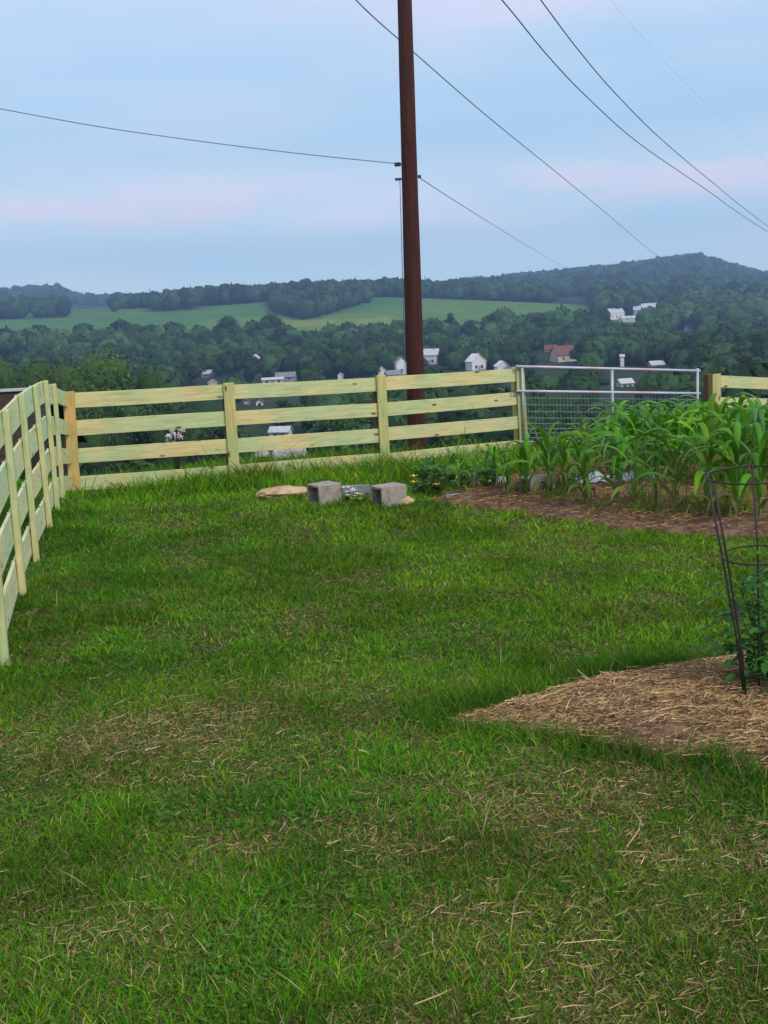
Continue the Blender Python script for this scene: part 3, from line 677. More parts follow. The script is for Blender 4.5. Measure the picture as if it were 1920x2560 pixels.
# ------------------------------------------------------------------ plants
def leafstrip(base, az, L, rise, wmax, droop, seg=7, twist=0):
    """arching grass-like leaf; returns verts, quads"""
    V = []; p = np.array(base, float); e = rise; st = L / seg
    for i in range(seg + 1):
        t = i / seg; w = wmax * (math.sin(math.pi * min(1, .18 + t * .82)) ** .7) * (1 if t < .999 else .05)
        d = np.array([math.cos(az) * math.cos(e), math.sin(az) * math.cos(e), math.sin(e)])
        s = np.array([-math.sin(az), math.cos(az), 0]); s = s * math.cos(twist * t) + np.array([0, 0, 1]) * math.sin(twist * t)
        upn = np.cross(d, s)
        V += [p - s * w / 2 + upn * w * -.16, p.copy(), p + s * w / 2 + upn * w * -.16]
        p = p + d * st; e -= droop / seg * (1 + 1.0 * t)
    Q = []
    for i in range(seg):
        for j in (0, 1): Q.append((i * 3 + j, i * 3 + j + 1, i * 3 + j + 4, i * 3 + j + 3))
    return V, Q
def corn_variant(seed):
    r = np.random.default_rng(seed); V = []; Q = []; Cl = []
    h = .62
    nleaf = int(r.integers(8, 11)); az = r.random() * 3.14
    for i in range(nleaf):
        t = i / (nleaf - 1); z = .06 + t * (h - .10)
        L = (.28 + .46 * math.sin(math.pi * min(1, .25 + t * .6))) * r.uniform(.85, 1.15)
        a = az + (i % 2) * math.pi + r.normal(0, .35)
        v, q = leafstrip((0, 0, z), a, L, R(62 + 16 * t) + r.normal(0, .08), r.uniform(.05, .075), R(105) * r.uniform(.8, 1.25), 8, r.normal(0, .6))
        b = len(V); V += v; Q += [tuple(b + k for k in f) for f in q]
        c = np.array([.080, .25, .008]) * r.uniform(.7, 1.5) if r.random() > .15 else np.array([.11, .24, .07]) * r.uniform(.8, 1.2)
        if t < .15: c = np.array([.14, .17, .03])
        Cl += [c] * len(v)
    leaf = mesh_np('leaves', V, None, Q, np.array(Cl), True)
    mb = MB(); mb.tube([(0, 0, -.04), (.004, 0, .2), (0, .006, .4), (0, 0, h)], [.017, .014, .010, .005], 7)
    st = bpy.data.meshes.new('stalk'); st.from_pydata(mb.v, [], mb.f)
    a = st.color_attributes.new('Col', 'FLOAT_COLOR', 'POINT'); a.data.foreach_set('color', np.tile(np.array([.13, .22, .05, 1], np.float32), len(mb.v)))
    leaf.materials.append(M['corn']); st.materials.append(M['corn'])
    return leaf, st
CV = [corn_variant(100 + i) for i in range(7)]
def corn(x, y, s, label, group='corn plants growing in rows'):
    o = empty('corn_plant', (x, y, float(topz(np.array(x), np.array(y))) - .01), label, 'corn', group, random.random() * 6.28); o.scale = (s * random.uniform(.85, 1.0), s * random.uniform(.85, 1.0), s)
    lf, st = random.choice(CV)
    for nm, me in (('leaves', lf), ('stalk', st)):
        c = bpy.data.objects.new(nm, me); C.objects.link(c); c.parent = o
for px, py, s, l in [(1090, 1214, .42, 'tiny corn plant behind the leafy vegetables'), (1130, 1200, .5, 'small corn plant behind the tall leafy vegetable'), (1165, 1222, .46, 'small corn plant between the beige rocks'), (1215, 1205, .55, 'young corn plant behind the upper beige rock'), (1150, 1248, .42, 'tiny corn seedling at the edging board')]:
    p = hit(px, py); corn(p.x, p.y, s, l)
front = [(1185, 1246, .55), (1268, 1250, .52), (1238, 1235, .62), (1318, 1254, .78), (1372, 1262, .95), (1412, 1258, .85), (1462, 1282, .70), (1545, 1282, .95), (1588, 1296, 1.05), (1640, 1292, .95), (1690, 1308, 1.0), (1770, 1304, 1.0), (1840, 1312, 1.02), (1900, 1316, 1.02)]
lab = ['leftmost small corn plant beside the grey edging board', 'short corn plant second from the left end of the corn bed', 'slim corn plant behind the two leftmost ones', 'corn plant just left of the tall dark front one, by the block', 'tall dark green corn plant at the left front of the corn', 'corn plant right behind the tall front left one', 'low corn plant in front of the crumpled plastic sheet', 'broad corn plant below the middle of the gate', 'bushy corn plant at the front centre of the corn bed', 'front corn plant midway between the gate middle and the wire cage', 'front corn plant a little left of the wire cage', 'front corn plant seen right behind the left legs of the wire cage', 'front corn plant seen through the middle of the wire cage ring', 'front corn plant at the right edge behind the wire cage']
for (px, py, s), l in zip(front, lab):
    p = hit(px, py); corn(p.x, p.y, s * 1.0, l)
cnt = 0
for row in range(8):
    yb = 11.4 + row * .62
    for i in range(17):
        x = 1.15 + i * .30 + random.uniform(-.07, .07); y = yb + random.uniform(-.08, .08) - .22 * (x - 1.2) * .6
        if not bool(inpoly(np.array(x), np.array(y), bedB)): continue
        if row > 3 and x < 1.9 + (row - 3) * .32: continue
        px = 960 + 2750 * x / y
        if px > 2150 or px < 1300: continue
        s = random.uniform(.85, 1.12) * (.78 if px < 1450 else 1.0) * (1.0 + .0 * row)
        if px < 1545: s *= .72
        elif row > 4: s *= .92
        corn(x, y, s, 'green corn plant deep in the crowded rows right of the gate' if px > 1500 else 'smaller corn plant in the thin rows below the gate', 'corn plants in the crowded rows' if px > 1500 else 'corn plants in the thin rows below the gate'); cnt += 1
print('corn', cnt)

def broadleaf(px, py, n, rad, h, size, label, name='squash_plant', cat='plant', colr=(.05, .14, .025), flowers=None, group='leafy vegetables beside the corn'):
    p = hit(px, py); r = np.random.default_rng(px); V = []; Q = []; Cl = []; sv = MB()
    for i in range(n):
        a = r.random() * 6.28; rr = rad * r.random() ** .6; hh = h * (.35 + .65 * r.random()) * (1 - .4 * rr / rad); c = np.array([math.cos(a) * rr, math.sin(a) * rr, hh])
        sv.tube([(c[0] * .2, c[1] * .2, 0), (c[0] * .7, c[1] * .7, hh * .7), tuple(c)], .004, 4)
        s = size * r.uniform(.6, 1.2); ta = r.random() * 6.28; tl = r.uniform(.1, .9); k = 7; b = len(V)
        nx = np.array([math.cos(ta), math.sin(ta), 0]); ny = np.array([-math.sin(ta) * math.cos(tl), math.cos(ta) * math.cos(tl), math.sin(tl)]); nz = np.cross(nx, ny)
        V.append(c - nz * s * .12)
        for j in range(k):
            th = 2 * math.pi * j / k; rr2 = s * .5 * (1.15 if j % 2 else .8); V.append(c + nx * math.cos(th) * rr2 + ny * math.sin(th) * rr2)
        for j in range(k): Q.append((b, b + 1 + j, b + 1 + (j + 1) % k))
        Cl += [np.array(colr) * r.uniform(.7, 1.5)] * (k + 1)
    o = empty(name, (p.x, p.y, float(topz(np.array(p.x), np.array(p.y)))), label, cat, group)
    link('leaves', mesh_np('leaves', V, Q, None, np.array(Cl)), M['corn'], o); 
    me = sv.build('stems', M['corn'], o, loc=(0, 0, 0))
    a = me.data.color_attributes.new('Col', 'FLOAT_COLOR', 'POINT'); a.data.foreach_set('color', np.tile(np.array([.10, .18, .04, 1], np.float32), len(sv.v)))
    if flowers:
        fm, nf, fs = flowers; fb = MB()
        for i in range(nf):
            a = r.random() * 6.28; rr = rad * r.random() ** .5; c = Vector((math.cos(a) * rr, math.sin(a) * rr, h * r.uniform(.6, 1.15)))
            for j in range(5):
                th = j * 1.256; th2 = th + .9; fb.quad(c, c + Vector((math.cos(th), math.sin(th), .35)) * fs, c + Vector((math.cos(th + .45), math.sin(th + .45), .5)) * fs * 1.25, c + Vector((math.cos(th2), math.sin(th2), .35)) * fs)
        fb.build('flowers', M[fm], o, loc=(0, 0, 0))
    return o
broadleaf(1060, 1240, 26, .20, .20, .10, 'low leafy plant with one yellow bloom right of the middle block', flowers=('flower_y', 3, .035))
broadleaf(1110, 1225, 46, .30, .34, .12, 'widest leafy vegetable between the blocks and the corn')
broadleaf(1165, 1236, 30, .22, .30, .11, 'leafy vegetable just behind the grey edging board')
broadleaf(1210, 1240, 24, .2, .32, .10, 'leafy vegetable between the beige rocks and the corn')
broadleaf(1080, 1205, 30, .25, .34, .12, 'tall leafy vegetable at the back of the patch')
broadleaf(1430, 1248, 22, .2, .26, .10, 'broad leaved weed between front corn plants', group=None)
broadleaf(892, 1258, 22, .16, .15, .06, 'small plant with white and yellow flowers between the concrete blocks', 'flowering_plant', 'flower', (.08, .18, .03), ('flower', 10, .026), None)
fo = broadleaf(890, 1262, 8, .1, .1, .05, 'tiny yellow flowered plant between the concrete blocks', 'flowering_plant', 'flower', (.08, .18, .03), ('flower_y', 5, .02), None)
# white-pink blossom cluster behind the third rail of the far fence
def flowershrub(px, py, Y, w, label, n):
    p = at(px, py, Y); gz_ = g(p.x, p.y); o = empty('flowering_shrub', (p.x, p.y, gz_), label, 'shrub'); h = p.z - gz_
    r = np.random.default_rng(px); st = MB(); fb = MB()
    for i in range(n):
        a = r.random() * 6.28; rr = w * r.random() ** .6; c = Vector((math.cos(a) * rr, math.sin(a) * rr * .6, h + r.normal(0, w * .45)))
        st.tube([(0, 0, -.02), (c.x * .4, c.y * .4, c.z * .55), tuple(c)], .006, 4)
        for j in range(5): 
            th = j * 1.256; fb.quad(c, c + Vector((math.cos(th), .4, math.sin(th))) * .03, c + Vector((math.cos(th + .5), .2, math.sin(th + .5))) * .045, c + Vector((math.cos(th + 1), .4, math.sin(th + 1))) * .03)
    st.build('stems', M['bark'], o, loc=(0, 0, 0)); fb.build('blossoms', M['flower'], o, loc=(0, 0, 0))
flowershrub(437, 1088, 15.75, .13, 'pinkish white blossom cluster poking above the third rail', 16)

# ------------------------------------------------------------------ tomato cage and plant
cb = hit(1898, 1772); czg = float(topz(np.array(cb.x), np.array(cb.y)))
cg = empty('tomato_cage', (cb.x, cb.y, czg), 'dark conical wire cage standing in the mulch at the right edge', 'plant cage')
ctop = at(1877, 1187, cb.y + .02); c2 = at(1893, 1387, cb.y + .01)
def ring(c, r, nm):
    mb = MB(); k = 40
    mb.tube([c + Vector((math.cos(2 * math.pi * i / k) * r, math.sin(2 * math.pi * i / k) * r, 0.012 * math.sin(2 * math.pi * i / k + 1))) for i in range(k + 1)], .0042, 6, False); mb.build(nm, M['iron'], cg, smooth=True)
ring(ctop, .198, 'top_ring'); ring(c2, .155, 'middle_ring'); c3 = c2.lerp(cb, .5)
for a in (R(195), R(158), R(-25), R(70)):
    dv = Vector((math.cos(a), math.sin(a), 0)); mb = MB()
    mb.tube([ctop + dv * .198 + Vector((0, 0, .02)), c2 + dv * .155, c3 + dv * .10, Vector((cb.x, cb.y, czg - .15)) + dv * .05], .0050, 6); mb.build('leg', M['iron'], cg, smooth=True)
s0 = hit(1873, 1764); s1 = at(1840, 1500, s0.y); st = MB(); st.tube([s0 - Vector((0, 0, .1)), s1], .008, 8)
o = st.build('garden_stake', M['iron'], None, origin=s0, smooth=True); tag(o, 'short dark stake leaning along the left side of the wire cage', 'stake')
tp = hit(1925, 1740)
tom = empty('tomato_plant', (tp.x, tp.y, float(topz(np.array(tp.x), np.array(tp.y)))), 'bushy young tomato plant growing inside the wire cage', 'plant')
r = np.random.default_rng(5); V = []; Q = []; Cl = []; sm = MB()
stems = []
for i in range(4):
    a = r.random() * 6.28; L = r.uniform(.45, .72); pts_ = [(0, 0, 0), (math.cos(a) * .05, math.sin(a) * .05, L * .4), (math.cos(a) * .11 - .04, math.sin(a) * .1, L)]; sm.tube(pts_, [.009, .007, .004], 6); stems.append(pts_)
for i in range(100):
    s = stems[i % 4]; t = r.uniform(.12, 1.0); p0 = Vector(s[0]).lerp(Vector(s[1]), min(1, t * 2)) if t < .5 else Vector(s[1]).lerp(Vector(s[2]), t * 2 - 1)
    a = r.random() * 6.28; L = r.uniform(.10, .24) * (1.25 if math.cos(a) < -.3 else 1); e = r.uniform(-.1, .7); pts_ = []; p = p0.copy()
    for k in range(5):
        pts_.append(p.copy()); p = p + Vector((math.cos(a) * math.cos(e), math.sin(a) * math.cos(e), math.sin(e))) * (L / 4); e -= .28
    sm.tube(pts_, [.003, .0026, .0022, .0018, .0012], 4)
    for k in range(1, 5):
        for sd in ((-1, 1) if k < 4 else (0,)):
            aa = a + sd * 1.1; ls = r.uniform(.036, .062) * (1.2 if k == 4 else 1); b = len(V); q = np.array(pts_[k]); dd = np.array([math.cos(aa) * .9, math.sin(aa) * .9, -.35 + r.normal(0, .25)]); dd /= np.linalg.norm(dd)
            sn = np.cross(dd, [0, 0, 1]); sn /= np.linalg.norm(sn) + 1e-9; un = np.cross(sn, dd)
            for (u, w) in ((0, 0), (.25, .26), (.45, .20), (.6, .28), (1, 0), (.6, -.28), (.45, -.20), (.25, -.26)): V.append(q + dd * ls * u + sn * ls * w + un * abs(w) * ls * .4)
            Q += [(b, b + 1, b + 2), (b, b + 2, b + 6), (b, b + 6, b + 7), (b + 2, b + 3, b + 4), (b + 2, b + 4, b + 6), (b + 6, b + 4, b + 5)]
            c = np.array([.045, .155, .022]) * r.uniform(.6, 1.7); Cl += [c] * 8
link('leaves', mesh_np('leaves', V, Q, None, np.array(Cl)), M['corn'], tom)
so = sm.build('stems', M['corn'], tom, loc=(0, 0, 0), smooth=True); a = so.data.color_attributes.new('Col', 'FLOAT_COLOR', 'POINT'); a.data.foreach_set('color', np.tile(np.array([.07, .13, .03, 1], np.float32), len(sm.v)))

# ------------------------------------------------------------------ trees
def ico(k):
    import bmesh
    bm = bmesh.new(); bmesh.ops.create_icosphere(bm, subdivisions=k, radius=1); V = np.array([v.co[:] for v in bm.verts]); F = np.array([[v.index for v in f.verts] for f in bm.faces]); bm.free(); return V, F
ICO1 = ico(1); ICO2 = ico(2)
def crown_np(r, R_, Hc, z0, lobes, nleaf, ls, base, core=ICO2, spread=.9):
    """crown: lobes of radius, leaf clumps. returns V,T,Q,C"""
    Vs, T, Q, Cc = [], [], [], []; off = 0; L = []
    for i in range(lobes):
        a = r.random() * 6.28; t = r.random(); rr = R_ * (.25 + .5 * r.random()) * math.sin(math.pi * (.2 + .75 * t)) ; z = z0 + Hc * (.15 + .68 * t)
        lr = R_ * r.uniform(.32, .52) * (1 - .3 * t); L.append((np.array([math.cos(a) * rr * spread, math.sin(a) * rr * spread, z]), lr))
    L.append((np.array([0, 0, z0 + Hc * .5]), R_ * .55))
    tint = [r.uniform(.7, 1.45) for _ in L]
    for (c, lr), tn in zip(L, tint):
        V, F = core; v = V * lr * .82 * (1 + .15 * r.standard_normal((len(V), 1))); v[:, 2] *= .85; Vs.append(v + c); T.append(F + off); off += len(V); Cc.append(np.tile(base * .85 * tn, (len(V), 1)))
    w = np.array([l[1] ** 2 for l in L]); pick = r.choice(len(L), nleaf, p=w / w.sum())
    cen = np.array([l[0] for l in L])[pick]; lr = np.array([l[1] for l in L])[pick]; tn = np.array(tint)[pick]
    d = r.standard_normal((nleaf, 3)); d /= np.linalg.norm(d, axis=1, keepdims=True)
    P = cen + d * (lr * r.uniform(.80, 1.12, nleaf))[:, None] * np.array([1, 1, .88])
    nrm = d + r.standard_normal((nleaf, 3)) * .55; nrm /= np.linalg.norm(nrm, axis=1, keepdims=True)
    u = np.cross(nrm, r.standard_normal((nleaf, 3))); u /= np.linalg.norm(u, axis=1, keepdims=True); v = np.cross(nrm, u); s = (ls * r.uniform(.5, 1.3, nleaf))[:, None]
    VV = np.stack([P - u * s, P - v * s * .6, P + u * s, P + v * s * .6], 1).reshape(-1, 3)
    Q.append(np.arange(nleaf * 4).reshape(-1, 4) + off); Vs.append(VV); Cc.append(np.repeat(base * (tn * r.uniform(.65, 1.5, nleaf))[:, None], 4, 0))
    return np.concatenate(Vs), np.concatenate(T), np.concatenate(Q), np.concatenate(Cc)
def tree_variant(seed, R_, H, z0f, lobes, nleaf, ls, base):
    r = np.random.default_rng(seed)
    V, T, Q, Cc = crown_np(r, R_, H * (1 - z0f), H * z0f, lobes, nleaf, ls, np.array(base))
    cr = mesh_np('crown', V, T, Q, Cc); cr.materials.append(M['leaf'])
    mb = MB(); mb.tube([(0, 0, -.4), (.1, 0, H * .25), (0, .1, H * .5), (0, 0, H * .8)], [.36, .28, .2, .08], 8)
    for i in range(5):
        a = r.random() * 6.28; z = H * r.uniform(.25, .5); mb.tube([(0, 0, z), (math.cos(a) * R_ * .3, math.sin(a) * R_ * .3, z + H * .14), (math.cos(a) * R_ * .6, math.sin(a) * R_ * .6, z + H * .24)], [.15, .1, .04], 5)
    tr = bpy.data.meshes.new('trunk'); tr.from_pydata(mb.v, [], mb.f); tr.materials.append(M['bark'])
    return cr, tr
BASEC = (.030, .072, .016)
BIG = [tree_variant(250 + i, 6.0, 10.0, .05, 26, 15000, .17, (.034, .078, .013)) for i in range(2)]
TV = [tree_variant(200 + i, 5.0, 10.0, .12, 16, 4600, .30, BASEC) for i in range(5)]       # round broadleaf
TW = [tree_variant(220 + i, 3.4, 10.0, .10, 14, 4000, .27, (.034, .072, .022)) for i in range(3)]  # upright
PINE = [tree_variant(240, 2.6, 10.0, .08, 14, 1800, .32, (.022, .050, .020))]
def tree(x, y, h, w, label, group, kind='round', name='tree'):
    src = {'round': TV, 'tall': TW, 'pine': PINE, 'big': BIG}[kind]; cr, tr = random.choice(src); r0 = {'round': 5.0, 'tall': 3.4, 'pine': 2.6, 'big': 6.0}[kind]
    o = empty(name, (x, y, g(x, y) - .2), label, 'tree', group, random.random() * 6.28); o.scale = (w / 2 / r0, w / 2 / r0, h / 10.0)
    for nm, me in (('crown', cr), ('trunk', tr)):
        c = bpy.data.objects.new(nm, me); C.objects.link(c); c.parent = o
def hero(px, topy, wpx, Y, label, group=None, kind='round'):
    t = at(px, topy, Y); h = (t.z - g(t.x, Y)) / .96 ; tree(t.x, Y, max(h, 4), wpx * Y / FPX, label, group, kind)

# houses first, to keep trees clear of them
HB = []
def house(px, py, wpx, hpx, roofpx, wall, roof, label, yaw=0.0, depth=.8, gable=True, win=2, chim=False, name='house', cat='house', maxY=None):
    """px,py = bottom centre in the photograph; sizes in its pixels"""
    p = hit(px, py); Y = p.y; s = Y / FPX; w = wpx * s; h = hpx * s; rf = roofpx * s; d = w * depth
    HB.append((px - wpx * .62, px + wpx * .62, py - hpx - roofpx, py, Y))
    o = empty(name, (p.x, p.y, p.z), label, cat, None, yaw)
    mb = MB(); mb.box((0, 0, h / 2 - .5), (w, d, h + 1)); 
    ridge_x = gable  # ridge along x when True, else gable faces the camera
    if ridge_x: mb.quad((-w / 2, -d / 2, h), (-w / 2, d / 2, h), (-w / 2, 0, h + rf)); mb.quad((w / 2, -d / 2, h), (w / 2, d / 2, h), (w / 2, 0, h + rf))
    else: mb.quad((-w / 2, -d / 2, h), (w / 2, -d / 2, h), (0, -d / 2, h + rf)); mb.quad((-w / 2, d / 2, h), (w / 2, d / 2, h), (0, d / 2, h + rf))
    mb.build('wall', M[wall], o, loc=(0, 0, 0))
    rb = MB(); e = .3; t = .15
    if ridge_x: A = [(-w / 2 - e, -d / 2 - e, h - .15), (-w / 2 - e, 0, h + rf + .1), (w / 2 + e, 0, h + rf + .1), (w / 2 + e, -d / 2 - e, h - .15)]; B = [(x, -y, z) for x, y, z in A]
    else: A = [(-w / 2 - e, -d / 2 - e, h - .15), (0, -d / 2 - e, h + rf + .1), (0, d / 2 + e, h + rf + .1), (-w / 2 - e, d / 2 + e, h - .15)]; B = [(-x, y, z) for x, y, z in A]
    for P in (A, B):
        n0 = len(rb.v); rb.v += P + [(x, y, z + t) for x, y, z in P]
        for f in ((0, 1, 2, 3), (4, 5, 6, 7), (0, 1, 5, 4), (1, 2, 6, 5), (2, 3, 7, 6), (3, 0, 4, 7)): rb.f.append(tuple(n0 + i for i in f))
    ro = rb.build('roof', M[roof], o, loc=(0, 0, 0))
    if chim: c = MB(); c.box((w * .2, 0, h + rf + .3), (.7, .7, 1.6)); c.build('chimney', M['roofred'], ro, loc=(0, 0, 0))
    rows = max(1, int(h // 2.7))
    if win:
        for rr in range(rows):
            for i in range(win):
                wx = -w / 2 + w * (i + .75) / (win + .5); c = MB(); c.box((wx, -d / 2 - .02, 1.6 + rr * 2.7 if h > 2.6 else h * .55), (.9, .06, min(1.2, h * .4))); c.build('window', M['glass'], o, loc=(0, 0, 0))
        c = MB(); c.box((w * .02, -d / 2 - .02, .95), (.95, .06, min(2.0, h * .8))); c.build('door', M['greywall'], o, loc=(0, 0, 0))
    return o
house(1190, 927, 40, 24, 17, 'white', 'white', 'white farmhouse with steep gable, left of the small white garage', R(25), .8, False, 2, True)
house(1255, 930, 32, 15, 11, 'white', 'white', 'small white gabled garage just left of the gate post', R(10), .9, False, 0, name='garage', cat='garage')
house(1078, 912, 42, 24, 14, 'white', 'rooflight', 'white house partly hidden by the right side of the pole', R(-20), .8, True, 2, True)
house(1003, 936, 26, 30, 12, 'white', 'roofgrey', 'narrow white house touching the left side of the pole', R(10), .9, False, 1)
house(955, 938, 19, 13, 9, 'white', 'roofgrey', 'tiny bright white shed left of the pole', 0, 1, False, 0, name='shed', cat='shed')
house(982, 942, 34, 6, 9, 'greywall', 'roofgrey', 'low grey roofed shed between the tiny white shed and the pole', R(15), .7, True, 0, name='shed', cat='shed')
house(683, 966, 52, 18, 3, 'pinkwall', 'rooflight', 'long low pinkish building above the fence rail left of centre', R(5), .5, True, 3, name='building', cat='building')
house(716, 952, 48, 10, 10, 'greywall', 'roofgrey', 'grey roofed house behind the long low pinkish building', R(-8), .6, True, 2)
house(852, 946, 14, 8, 6, 'white', 'rooflight', 'very small pale shed above the rail midway to the pole', 0, 1, False, 0, name='shed', cat='shed')
house(634, 915, 32, 16, 11, 'greywall', 'rooflight', 'pale grey house among trees left of the small field gap', R(-30), .8, False, 2)
house(520, 941, 26, 6, 8, 'greywall', 'rooflight', 'lone grey roof in the trees above the second fence panel', R(-20), .8, True, 1)
house(532, 962, 22, 5, 7, 'pinkwall', 'rooflight', 'little pinkish house directly above the far fence post', R(10), .8, False, 0)
house(1408, 905, 52, 17, 22, 'cream', 'roofred', 'cream house with a large red brown roof above the gate', R(20), .8, True, 2, True)
house(1378, 882, 30, 8, 10, 'pinkwall', 'roofred', 'smaller brown roofed wing building left of the red brown roof', R(-15), .8, True, 1)
house(1534, 796, 42, 13, 10, 'white', 'rooflight', 'left pale house of the hillside pair below the wooded hill', R(15), .8, True, 3)
house(1615, 788, 62, 14, 14, 'greywall', 'rooflight', 'largest grey house on the hillside below the wooded hill', R(-10), .7, True, 4)
house(1575, 802, 50, 7, 4, 'cream', 'rooflight', 'low pale outbuilding between the two hillside houses', R(5), .5, True, 2, name='outbuilding', cat='building')
house(1651, 789, 14, 7, 5, 'cream', 'rooflight', 'tiny yellowish building at the right of the hillside houses', 0, .8, True, 0, name='shed', cat='shed')
house(1726, 826, 24, 6, 7, 'white', 'roofred', 'lone small white house in the wooded slope at right', R(10), .8, True, 1)
house(1640, 920, 34, 8, 8, 'greywall', 'rooflight', 'dull grey roof low in the trees above the right of the gate', R(10), .8, True, 1)
house(42, 888, 17, 26, 10, 'pinkwall', 'rooflight', 'narrow pinkish building in the trees at the far left', R(25), .8, False, 1, name='building', cat='building')
house(265, 766, 70, 3.5, 2.5, 'white', 'rooflight', 'long thin white barn on the distant left hillside', R(8), .25, True, 0, name='barn', cat='barn')
house(1562, 972, 34, 14, 9, 'pinkwall', 'rooflight', 'pinkish house seen between the upper gate rails', R(15), .8, True, 2)
house(618, 1016, 14, 10, 6, 'pinkwall', 'roofred', 'tiny pink building seen under the top rail', 0, .8, False, 0, name='shed', cat='shed')
house(650, 1018, 17, 12, 8, 'white', 'roofred', 'tiny white building with red roof seen under the top rail', 0, .8, False, 1, name='shed', cat='shed')
house(703, 1096, 50, 18, 10, 'white', 'rooflight', 'white building seen between the second and third rails', R(-15), .6, True, 2, name='building', cat='building')
house(1555, 920, 9, 28, 4, 'white', 'rooflight', 'slim white tower like structure above the middle of the gate', 0, 1, True, 0, name='tower', cat='tower')
# neighbouring brown-roofed shed beyond the left fence
sp = at(-230, 1000, 22.0); sh = empty('shed', (sp.x, sp.y, g(sp.x, sp.y)), 'dark brown shed with a pale ridge behind the left fence', 'shed')
rz_top = at(-100, 993, 22.0).z; x1 = at(112, 1000, 22.0).x; x0 = sp.x - 6; gg = g(sp.x, sp.y)
mb = MB(); mb.box(((x0 + x1) / 2, 22.0, (rz_top - 1.0 + gg - 1) / 2), (x1 - x0, 3.6, rz_top - 1.0 - gg + 1)); mb.build('wall', M['roofbrown'], sh)
mb = MB(); ya, yb_ = 22 - 2.1, 22 + 2.1; ze = rz_top - 1.25
for P in ([(x0, ya, ze), (x1 + .2, ya, ze), (x1 + .2, 22, rz_top), (x0, 22, rz_top)], [(x0, yb_, ze), (x1 + .2, yb_, ze), (x1 + .2, 22, rz_top), (x0, 22, rz_top)]):
    n0 = len(mb.v); mb.v += P + [(a, b, c + .06) for a, b, c in P]
    for f in ((0, 1, 2, 3), (4, 5, 6, 7), (0, 1, 5, 4), (1, 2, 6, 5), (2, 3, 7, 6), (3, 0, 4, 7)): mb.f.append(tuple(n0 + i for i in f))
ro = mb.build('roof', M['roofbrown'], sh)
mb = MB(); mb.box(((x0 + x1) / 2, 22, rz_top + .09), (x1 - x0 + .3, .16, .05)); mb.build('ridge_cap', M['rooflight'], ro, origin=sh.location)
for c in sh.children:
    pass

HL = [(30, 838, 70, 560), (120, 818, 95, 640), (205, 806, 80, 650), (310, 797, 100, 630), (370, 812, 60, 600), (432, 803, 90, 620), (505, 826, 50, 560), (568, 789, 88, 600), (665, 783, 98, 600), (742, 836, 80, 520), (700, 815, 60, 560), (812, 868, 90, 430),
      (868, 856, 50, 470), (925, 820, 100, 540), (985, 822, 70, 520), (1085, 796, 70, 560), (1128, 778, 44, 600), (1172, 800, 60, 560), (1232, 776, 44, 600), (1290, 806, 80, 560), (1355, 782, 90, 620), (1425, 806, 80, 560), (1490, 812, 90, 580), (1560, 806, 80, 600),
      (1640, 800, 90, 620), (1720, 828, 80, 560), (1790, 800, 100, 610), (1870, 790, 110, 620), (1930, 800, 90, 600), (620, 872, 60, 420), (780, 905, 75, 370), (1015, 860, 70, 470), (580, 868, 60, 470), (470, 878, 80, 440), (1480, 868, 90, 430), (1600, 872, 100, 420),
      (1680, 885, 90, 400), (1130, 850, 70, 470), (1310, 862, 80, 430), (1780, 870, 110, 410), (1880, 868, 110, 410), (100, 868, 90, 450), (300, 862, 90, 430), (390, 870, 80, 420), (690, 880, 50, 440), (920, 885, 60, 400), (1040, 880, 55, 440), (1700, 935, 70, 330), (1480, 945, 80, 320), (1820, 935, 90, 330)]
def region(px):
    return ('at the far left', 'left of the tallest pair', 'near the centre left', 'left of the pole', 'right of the pole', 'above the gate', 'at the far right')[min(6, int(px // 275))]
LBL = {568: 'broad dark tree with a domed top, left of the twin tall crowns', 665: 'tall round dark tree standing highest at centre left', 812: 'round bushy tree just left of the small field gap', 1128: 'slim dark tree rising above the others right of the pole', 1232: 'narrow dark tree alone against the field right of the pole', 1355: 'large round tree top reaching the field edge above the gate',
       432: 'round dark crown fourth from the left along the field edge', 310: 'wide dark crown at the left against the pale field', 120: 'dark wide crown near the left edge below the field', 1085: 'rounded crown next to the pole on its right side', 925: 'wide crown ending at the left side of the pole', 780: 'low round lighter green tree above the fence rail left of the pole'}
for px, ty, w, Y in HL:
    kind = 'tall' if px in (1128, 1232) else 'round'
    hero(px, ty, w * 1.1, Y, LBL.get(px, 'dark green valley tree %s' % region(px)), None if px in LBL else 'dark valley trees %s' % region(px), kind)
# lighter big tree group behind the left fence
for px, ty, w, Y, l in [(255, 890, 400, 128, 'large bright green bushy tree behind the left corner of the fence'), (95, 903, 330, 132, 'bright green bushy tree at the far left above the fence'), (375, 928, 200, 125, 'smaller bright green tree right of the large bushy one'), (170, 915, 260, 118, 'low bright green tree in front of the large bushy one'), (0, 912, 280, 122, 'bright green tree cut by the left edge of the picture')]:
    t = at(px, ty, Y); h = (t.z - g(t.x, Y)) / .96; tree(t.x, Y, h, w * Y / FPX, l, None, 'big')
